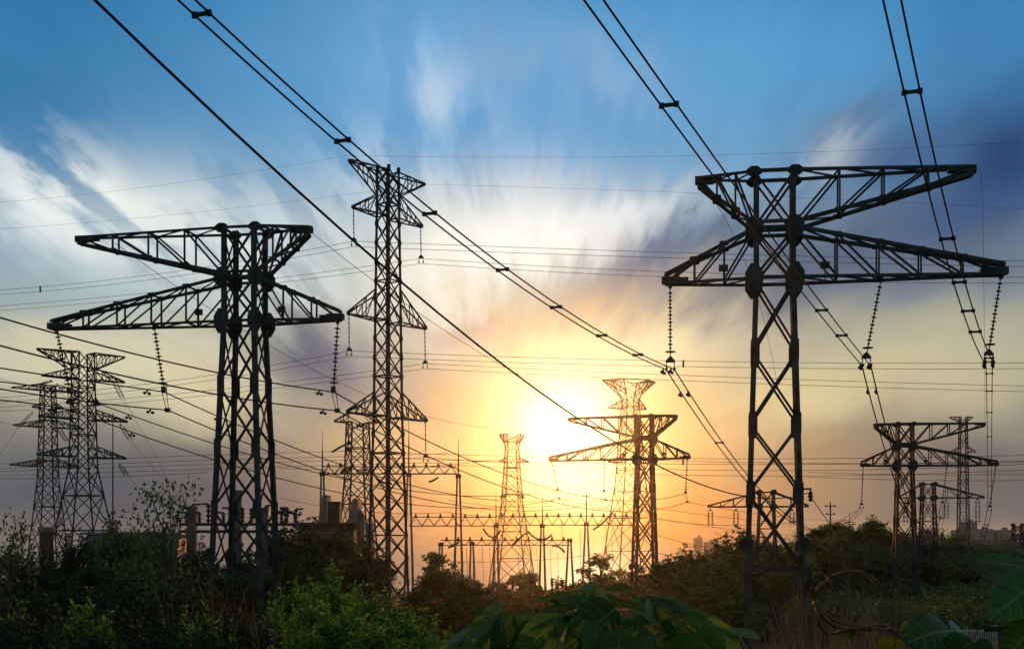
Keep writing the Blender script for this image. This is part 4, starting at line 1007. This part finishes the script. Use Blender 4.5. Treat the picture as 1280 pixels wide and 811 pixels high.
# picket fence at the bottom right
D = 105; a = P(1172, 795, D); root = empty('fence', (a.x, D, ground_z(a.x, D)), 'short stretch of pale railing fence at bottom right', 'fence')
zt = zp(786, D) - root.location.z; b = MB(); n = 34; Lx = hp(75, D)
for k in range(n): b.bar((Lx * k / n, 0, 0), (Lx * k / n, 0, zt), .035)
b.build('pickets', M_PAINTW, root); b = MB(); b.bar((0, 0, zt - .12), (Lx, 0, zt - .12), .05); b.bar((0, 0, .4), (Lx, 0, .4), .05); b.build('rail', M_PAINTW, root)
for x in (0, .5, 1): b = MB(); b.bar((Lx * x, .1, 0), (Lx * x, .1, zt + .3), .12); b.build('post', M_CONC, root)

# ------------------------------------------------------------------ foreground broad leaves
def leaf_mesh(b, base, direc, normal, length, width, curl=.5, fold=.25, wav=0.0, nx=14, ny=4):
    d = Vector(direc).normalized(); n_ = Vector(normal); n_ = (n_ - d * n_.dot(d)).normalized(); s = d.cross(n_)
    vs = []; fs = []; k = 2 * ny + 1; p = Vector(base); pts = []
    for i in range(nx + 1):
        t = i / nx; a = curl * t
        dd = d * math.cos(a) - n_ * math.sin(a); nn = n_ * math.cos(a) + d * math.sin(a)
        if i: p = p + dd * (length / nx)
        w = width / 2 * 2.36 * (t + .004) ** .5 * (1 - t) ** .8 * (1 + .03 * ((i % 2) * 2 - 1))
        w = max(w, length * .004)
        for j in range(-ny, ny + 1):
            u = j / ny; q = p + s * (u * w) + nn * (abs(u) * w * fold + wav * length * math.sin(t * 11 + j) * .5 * abs(u)) - nn * (u * u * w * fold * .8)
            vs.append(q)
    for i in range(nx):
        for j in range(k - 1): fs.append((i * k + j, i * k + j + 1, (i + 1) * k + j + 1, (i + 1) * k + j))
    if not hasattr(b, 'uv'): b.uv = []
    b.uv += [(j / ny, i / nx) for i in range(nx + 1) for j in range(-ny, ny + 1)]
    b.add(vs, fs)
def build_leaves(b, mat, root):
    o = b.build('foliage', mat, root, True); a = o.data.attributes.new('leaf_uv', 'FLOAT_VECTOR', 'POINT')
    a.data.foreach_set('vector', np.array([(u, v, 0) for u, v in b.uv], dtype=np.float32).ravel()); return o
def broad_material(tl=.48):
    m = bpy.data.materials.new('broad leaf'); m.use_nodes = True; t = m.node_tree; n = t.nodes; l = t.links; b = n['Principled BSDF']; out = n['Material Output']
    g = n.new('ShaderNodeNewGeometry'); cr = n.new('ShaderNodeValToRGB'); l.new(g.outputs['Random Per Island'], cr.inputs[0])
    cr.color_ramp.elements[0].color = (.018, .06, .012, 1); cr.color_ramp.elements[1].color = (.09, .19, .035, 1)
    co = n.new('ShaderNodeTexCoord'); nz = n.new('ShaderNodeTexNoise'); nz.inputs['Scale'].default_value = 22; nz.inputs['Detail'].default_value = 6; l.new(co.outputs['Object'], nz.inputs['Vector'])
    mx = n.new('ShaderNodeMix'); mx.data_type = 'RGBA'; mx.blend_type = 'OVERLAY'; mx.inputs[0].default_value = .7; l.new(cr.outputs[0], mx.inputs[6]); l.new(nz.outputs[0], mx.inputs[7])
    
    at = n.new('ShaderNodeAttribute'); at.attribute_name = 'leaf_uv'; sp = n.new('ShaderNodeSeparateXYZ'); l.new(at.outputs['Vector'], sp.inputs[0])
    def M(op, a, c, d=None):
        q = n.new('ShaderNodeMath'); q.operation = op
        for i_, v_ in enumerate((a, c) if d is None else (a, c, d)):
            if isinstance(v_, (int, float)): q.inputs[i_].default_value = v_
            else: l.new(v_, q.inputs[i_])
        return q.outputs[0]
    au = M('ABSOLUTE', sp.outputs[0], 0); mid = M('LESS_THAN', au, .05)
    side = M('LESS_THAN', M('ABSOLUTE', M('SUBTRACT', M('FRACT', M('MULTIPLY', M('SUBTRACT', sp.outputs[1], M('MULTIPLY', au, .16)), 7), 0), .5), 0), .05)
    vein = M('MAXIMUM', mid, side); mv = n.new('ShaderNodeMix'); mv.data_type = 'RGBA'; l.new(M('MULTIPLY', vein, .55), mv.inputs[0]); l.new(mx.outputs[2], mv.inputs[6]); mv.inputs[7].default_value = (.16, .26, .08, 1); mx = mv
    l.new(mx.outputs[2], b.inputs['Base Color']); b.inputs['Roughness'].default_value = .6; b.inputs['Specular IOR Level'].default_value = .25
    bp = n.new('ShaderNodeBump'); bp.inputs['Strength'].default_value = .25; l.new(nz.outputs[0], bp.inputs['Height']); l.new(bp.outputs[0], b.inputs['Normal'])
    tr = n.new('ShaderNodeBsdfTranslucent'); l.new(mx.outputs[2], tr.inputs[0]); ms = n.new('ShaderNodeMixShader'); ms.inputs[0].default_value = tl
    l.new(b.outputs[0], ms.inputs[1]); l.new(tr.outputs[0], ms.inputs[2]); l.new(ms.outputs[0], out.inputs[0]); return m
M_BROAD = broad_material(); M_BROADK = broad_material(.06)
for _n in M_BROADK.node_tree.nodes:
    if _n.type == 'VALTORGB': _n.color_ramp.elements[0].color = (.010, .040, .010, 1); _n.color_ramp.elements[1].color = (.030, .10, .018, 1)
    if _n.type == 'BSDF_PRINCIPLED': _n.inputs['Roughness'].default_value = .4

def broad_plant(px, D, label, leaves, stems, mound=(), name='broadleaf_plant', group='broadleaf plants in front of the lens'):
    o = P(px, 811, D); zb = ground_z(o.x, D); root = empty(name, (o.x, D, zb), label, 'plant', group); q = D / F; O = Vector((o.x, D, zb))
    b = MB(); rr = random.Random(px)
    for (cx_, cy_, wx, hy_, cnt, ll) in mound:           # extra leaves filling a domed clump
        for k in range(cnt):
            a = rr.uniform(-1, 1); t = rr.random() ** .7; x = cx_ + a * wx; yt_ = cy_ + hy_ * (abs(a) ** 1.7); y = yt_ + t * (830 - yt_); ln = ll * rr.uniform(.6, 1.2); an = rr.gauss(a * 1.0, .55)
            leaves = leaves + [(x, y, x + math.sin(an) * ln, y + abs(math.cos(an)) * ln * rr.uniform(.5, 1), rr.uniform(.42, .6), rr.uniform(.35, .95), rr.uniform(.1, .7), rr.uniform(-.25, .3))]
    for (x, y, ex, ey, ln_w, face, curl, dz) in leaves:      # base px, tip px, width ratio, facing, curl, depth offset
        A = P(x, y, D + dz) - O; B_ = P(ex, ey, D + dz + random.uniform(-.12, .12)) - O; L_ = (B_ - A).length * (1 + .12 * abs(curl))
        leaf_mesh(b, A, (B_ - A) + Vector((0, 0, curl * .5 * L_)), Vector((random.uniform(-.9, .9) * (1 if px < 1000 else .2), -face, 1 - abs(face) * .6)), L_, L_ * ln_w, curl, .3, .02)
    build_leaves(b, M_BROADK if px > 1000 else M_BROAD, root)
    b = MB()
    for st in stems:
        pts = [P(x, y, D + dz) - O for x, y, dz in st]; b.tube(pts, .007, 6, .003)
        b.tube([Vector((pts[0].x * .3, 0, 0)), Vector((pts[0].x * .8, pts[0].y * .5, pts[0].z * .6)), pts[0]], .011, 6, .007)
    b.build('stem', M_VINE, root, True)
    return root
broad_plant(765, 3.6, 'large clump of broad drooping leaves at the bottom centre below the orange-lit pylon',
    [(745, 748, 672, 752, .34, .5, .3, 0), (715, 742, 795, 762, .3, .2, .3, .1), (790, 748, 860, 772, .34, .3, .5, .05), (800, 748, 905, 790, .32, .3, .5, 0), (735, 760, 690, 785, .5, .6, .6, -.1),
     (770, 760, 720, 815, .62, .9, .3, -.2), (800, 768, 790, 835, .62, .9, .2, -.25), (840, 772, 862, 845, .6, .9, .2, -.2), (860, 765, 905, 825, .55, .8, .3, -.1), (745, 775, 742, 838, .6, .9, .1, -.3),
     (722, 758, 668, 770, .36, .4, .4, .1), (700, 768, 650, 830, .5, .8, .2, -.15), (830, 750, 880, 790, .5, .5, .6, .1), (885, 772, 920, 840, .5, .9, .2, -.2), (760, 745, 745, 775, .6, .7, .8, -.05),
     (908, 786, 948, 800, .45, .5, .3, 0), (880, 768, 915, 786, .4, .4, .3, .05), (700, 745, 730, 768, .3, .7, .7, -.1), (815, 760, 845, 800, .55, .7, .6, .0), (775, 785, 770, 850, .6, .9, .1, -.35), (810, 790, 828, 860, .6, .9, .1, -.3),
     (680, 748, 702, 768, .22, .8, 1.0, -.1), (850, 790, 880, 850, .6, .9, .1, -.3), (740, 735, 712, 748, .4, .4, .4, .1), (756, 734, 790, 742, .36, .3, .4, .1)],
    [[(775, 830, 0), (772, 790, 0), (752, 745, 0)], [(790, 830, 0), (830, 785, 0), (900, 780, 0)], [(760, 830, 0), (725, 780, 0), (690, 760, 0)]], [(775, 746, 115, 40, 64, 38)])
broad_plant(640, 3.9, 'lower clump of broad dark leaves left of the large leaf clump',
    [(628, 765, 582, 785, .55, .6, .4, 0), (640, 768, 622, 812, .6, .8, .3, -.1), (630, 780, 596, 820, .6, .9, .3, -.15), (645, 765, 676, 800, .5, .8, .4, -.05), (612, 772, 575, 830, .5, .9, .2, -.2), (655, 775, 640, 830, .6, .9, .2, -.2),
     (668, 790, 690, 845, .6, .9, .2, -.1), (625, 800, 618, 850, .7, .9, .1, -.25), (650, 800, 665, 850, .6, .9, .1, -.2), (600, 792, 560, 825, .5, .7, .3, 0), (592, 768, 620, 762, .3, .4, .3, .1)],
    [[(650, 830, 0), (640, 795, 0), (610, 765, 0)], [(660, 830, 0), (665, 790, 0), (690, 765, 0)]], [(625, 772, 55, 28, 20, 42)])
broad_plant(1262, 2.6, 'bright backlit broad leaves entering at the right edge',
    [(1288, 709, 1222, 702, .34, .9, .1, -.05), (1266, 712, 1231, 748, .5, .95, .1, 0), (1302, 722, 1240, 776, .5, .95, .1, -.1), (1316, 745, 1270, 792, .5, .95, .1, .1), (1296, 778, 1256, 828, .8, .9, .2, -.15), (1262, 784, 1234, 790, .4, .4, .2, .1)],
    [[(1300, 830, 0), (1296, 760, 0), (1276, 706, 0)], [(1290, 830, 0), (1285, 790, 0), (1262, 782, 0)]])
broad_plant(1190, 3.0, 'curled broad leaves at the bottom right beside the railing',
    [(1188, 788, 1150, 812, .8, .7, .6, 0), (1192, 790, 1222, 815, .7, .7, .6, 0), (1215, 800, 1180, 840, .8, .9, .3, -.1), (1172, 800, 1140, 835, .6, .7, .4, .0), (1236, 800, 1216, 835, .6, .8, .3, .05)],
    [[(1200, 840, 0), (1198, 810, 0), (1188, 788, 0)]])

# the coiled vine
def vine():
    D = 3.2; o = P(1090, 811, D); zb = ground_z(o.x, D); O = Vector((o.x, D, zb)); root = empty('coiled_vine', O, 'brown twisted vine coiled into a loop at the bottom right', 'vine')
    q = D / F
    def strand(pl, r0, r1, nm='strand', dz=0.0):
        pts = [Vector((x, y, 0)) for x, y in pl]; out = []
        for i in range(len(pts) - 1):
            p0, p1, p2, p3 = pts[max(0, i - 1)], pts[i], pts[i + 1], pts[min(len(pts) - 1, i + 2)]
            for k in range(6):
                t = k / 6; v = .5 * ((2 * p1) + (p2 - p0) * t + (2 * p0 - 5 * p1 + 4 * p2 - p3) * t * t + (3 * p1 - p0 - 3 * p2 + p3) * t ** 3); out.append(v)
        out.append(pts[-1]); W_ = []
        for i, v in enumerate(out):
            dd = D + dz + .05 * math.sin(i * .35 + r0 * 900); W_.append(P(v.x, v.y, dd) - O)
        b = MB(); b.tube(W_, r0, 7, r1); b.build(nm, M_VINE, root, True)
    strand([(1017, 748), (1022, 735), (1035, 723), (1050, 716), (1068, 713), (1080, 715), (1092, 722), (1102, 732)], .0036, .0018)
    strand([(1017, 752), (1021, 738), (1032, 727), (1046, 719), (1064, 714), (1076, 717), (1088, 724), (1097, 735), (1103, 748), (1096, 754), (1088, 762)], .0034, .0015, dz=.02)
    strand([(1012, 746), (1015, 728), (1018, 716), (1030, 718), (1036, 725), (1041, 733)], .0022, .0012, dz=-.02)
    strand([(1017, 754), (1030, 758), (1040, 766), (1048, 752), (1055, 737)], .0024, .0016, dz=-.03)
    strand([(1018, 752), (1028, 770), (1045, 782), (1065, 786), (1090, 781), (1108, 784), (1122, 793), (1140, 805), (1165, 830)], .004, .006)
    strand([(1020, 757), (1022, 775), (1030, 788), (1045, 791), (1062, 785), (1085, 786), (1105, 781), (1120, 789), (1138, 801), (1160, 826)], .003, .005, dz=.02)
    strand([(1020, 750), (1035, 768), (1055, 779), (1080, 782), (1100, 786), (1116, 786), (1134, 797), (1152, 812)], .003, .004, dz=-.03)
    strand([(1100, 782), (1094, 770), (1086, 764), (1080, 755)], .0018, .001)
    strand([(1122, 790), (1132, 778), (1140, 778), (1148, 786)], .0016, .001)
    b = MB(); b.tube([P(1165, 830, D) - O, Vector((.2, 0, .6)), Vector((.1, 0, -.1))], .008, 7, .012); b.build('stem', M_VINE, root, True)
    b = MB()
    for x, y, ex, ey, wd in ((1132, 778, 1131, 795, .8), (1140, 780, 1150, 800, .8), (1080, 770, 1092, 776, .7), (1064, 786, 1058, 800, .7), (1066, 788, 1068, 803, .6), (1112, 795, 1102, 815, .8), (1120, 800, 1130, 820, .8), (1092, 765, 1086, 758, .7)):
        A = P(x, y, D - .03) - O; B_ = P(ex, ey, D) - O; leaf_mesh(b, A, B_ - A, (0.1, -1, .3), (B_ - A).length, (B_ - A).length * wd, .3, .3, .02, 6, 3)
    build_leaves(b, M_BROADY, root)
M_BROADY = material('young leaf', (.09, .16, .02), .6, 0, .3, island=True, transl=.3)
vine()
# bare reddish stalks near the lens on the right
gr = 'bare reddish stalks on the right'
for i, (x0, y0, x1, y1, D) in enumerate(((1180, 800, 1222, 712, 14), (1192, 808, 1210, 740, 14), (1215, 800, 1250, 738, 16), (1056, 800, 1062, 640, 20), (1078, 800, 1085, 655, 22), (1098, 780, 1108, 690, 24), (1030, 800, 1048, 672, 18), (1120, 800, 1128, 720, 20), (1008, 800, 1000, 720, 16), (1068, 800, 1050, 690, 17))):
    a = P(x0, y0, D); c = P(x1, y1, D); zb = ground_z(a.x, D); o0 = Vector((a.x, D, zb)); b = MB()
    m_ = a.lerp(c, .5) + Vector((random.uniform(-.04, .04), 0, 0)); b.tube([(0, 0, -.1), a - o0, m_ - o0, c - o0], .014, 5, .004)
    for t in (.4, .6, .8): q = a.lerp(c, t) - o0; b.tube([q, q + Vector((random.uniform(-.12, .12), .02, .18))], .005, 4, .002)
    o = b.build('dry_stalk', M_DRY); o.location = o0
    lab = ('long leaning stalk below the small pylon', 'shorter leaning stalk beside the long one below the small pylon', 'leaning stalk left of the right edge leaves', 'tallest upright stalk over the vine coil', 'upright stalk right of the vine coil centre', 'stalk by the left leg of the pylon by the hill',
           'leaning stalk left over the vine coil', 'short stalk under the small pylon', 'stalk just right of the biggest pylon leg', 'stalk crossing the middle of the vine coil')[i]
    tag(o, 'bare reddish dry ' + lab, 'stalk', gr)

# ------------------------------------------------------------------ haze
HAZE = 0.00003
if HAZE:
    b = MB(); b.box((0, 745, 44), (1500, 1640, 176)); hz = b.build('haze', bpy.data.materials.new('haze'))
    hm = hz.data.materials[0]; hm.use_nodes = True; t = hm.node_tree; t.nodes.clear(); o = t.nodes.new('ShaderNodeOutputMaterial'); v = t.nodes.new('ShaderNodeVolumePrincipled')
    v.inputs['Color'].default_value = (.85, .82, .8, 1); v.inputs['Density'].default_value = HAZE; v.inputs['Anisotropy'].default_value = .95; t.links.new(v.outputs[0], o.inputs['Volume'])
    tag(hz, 'thin evening haze filling the air', 'haze', kind='stuff')
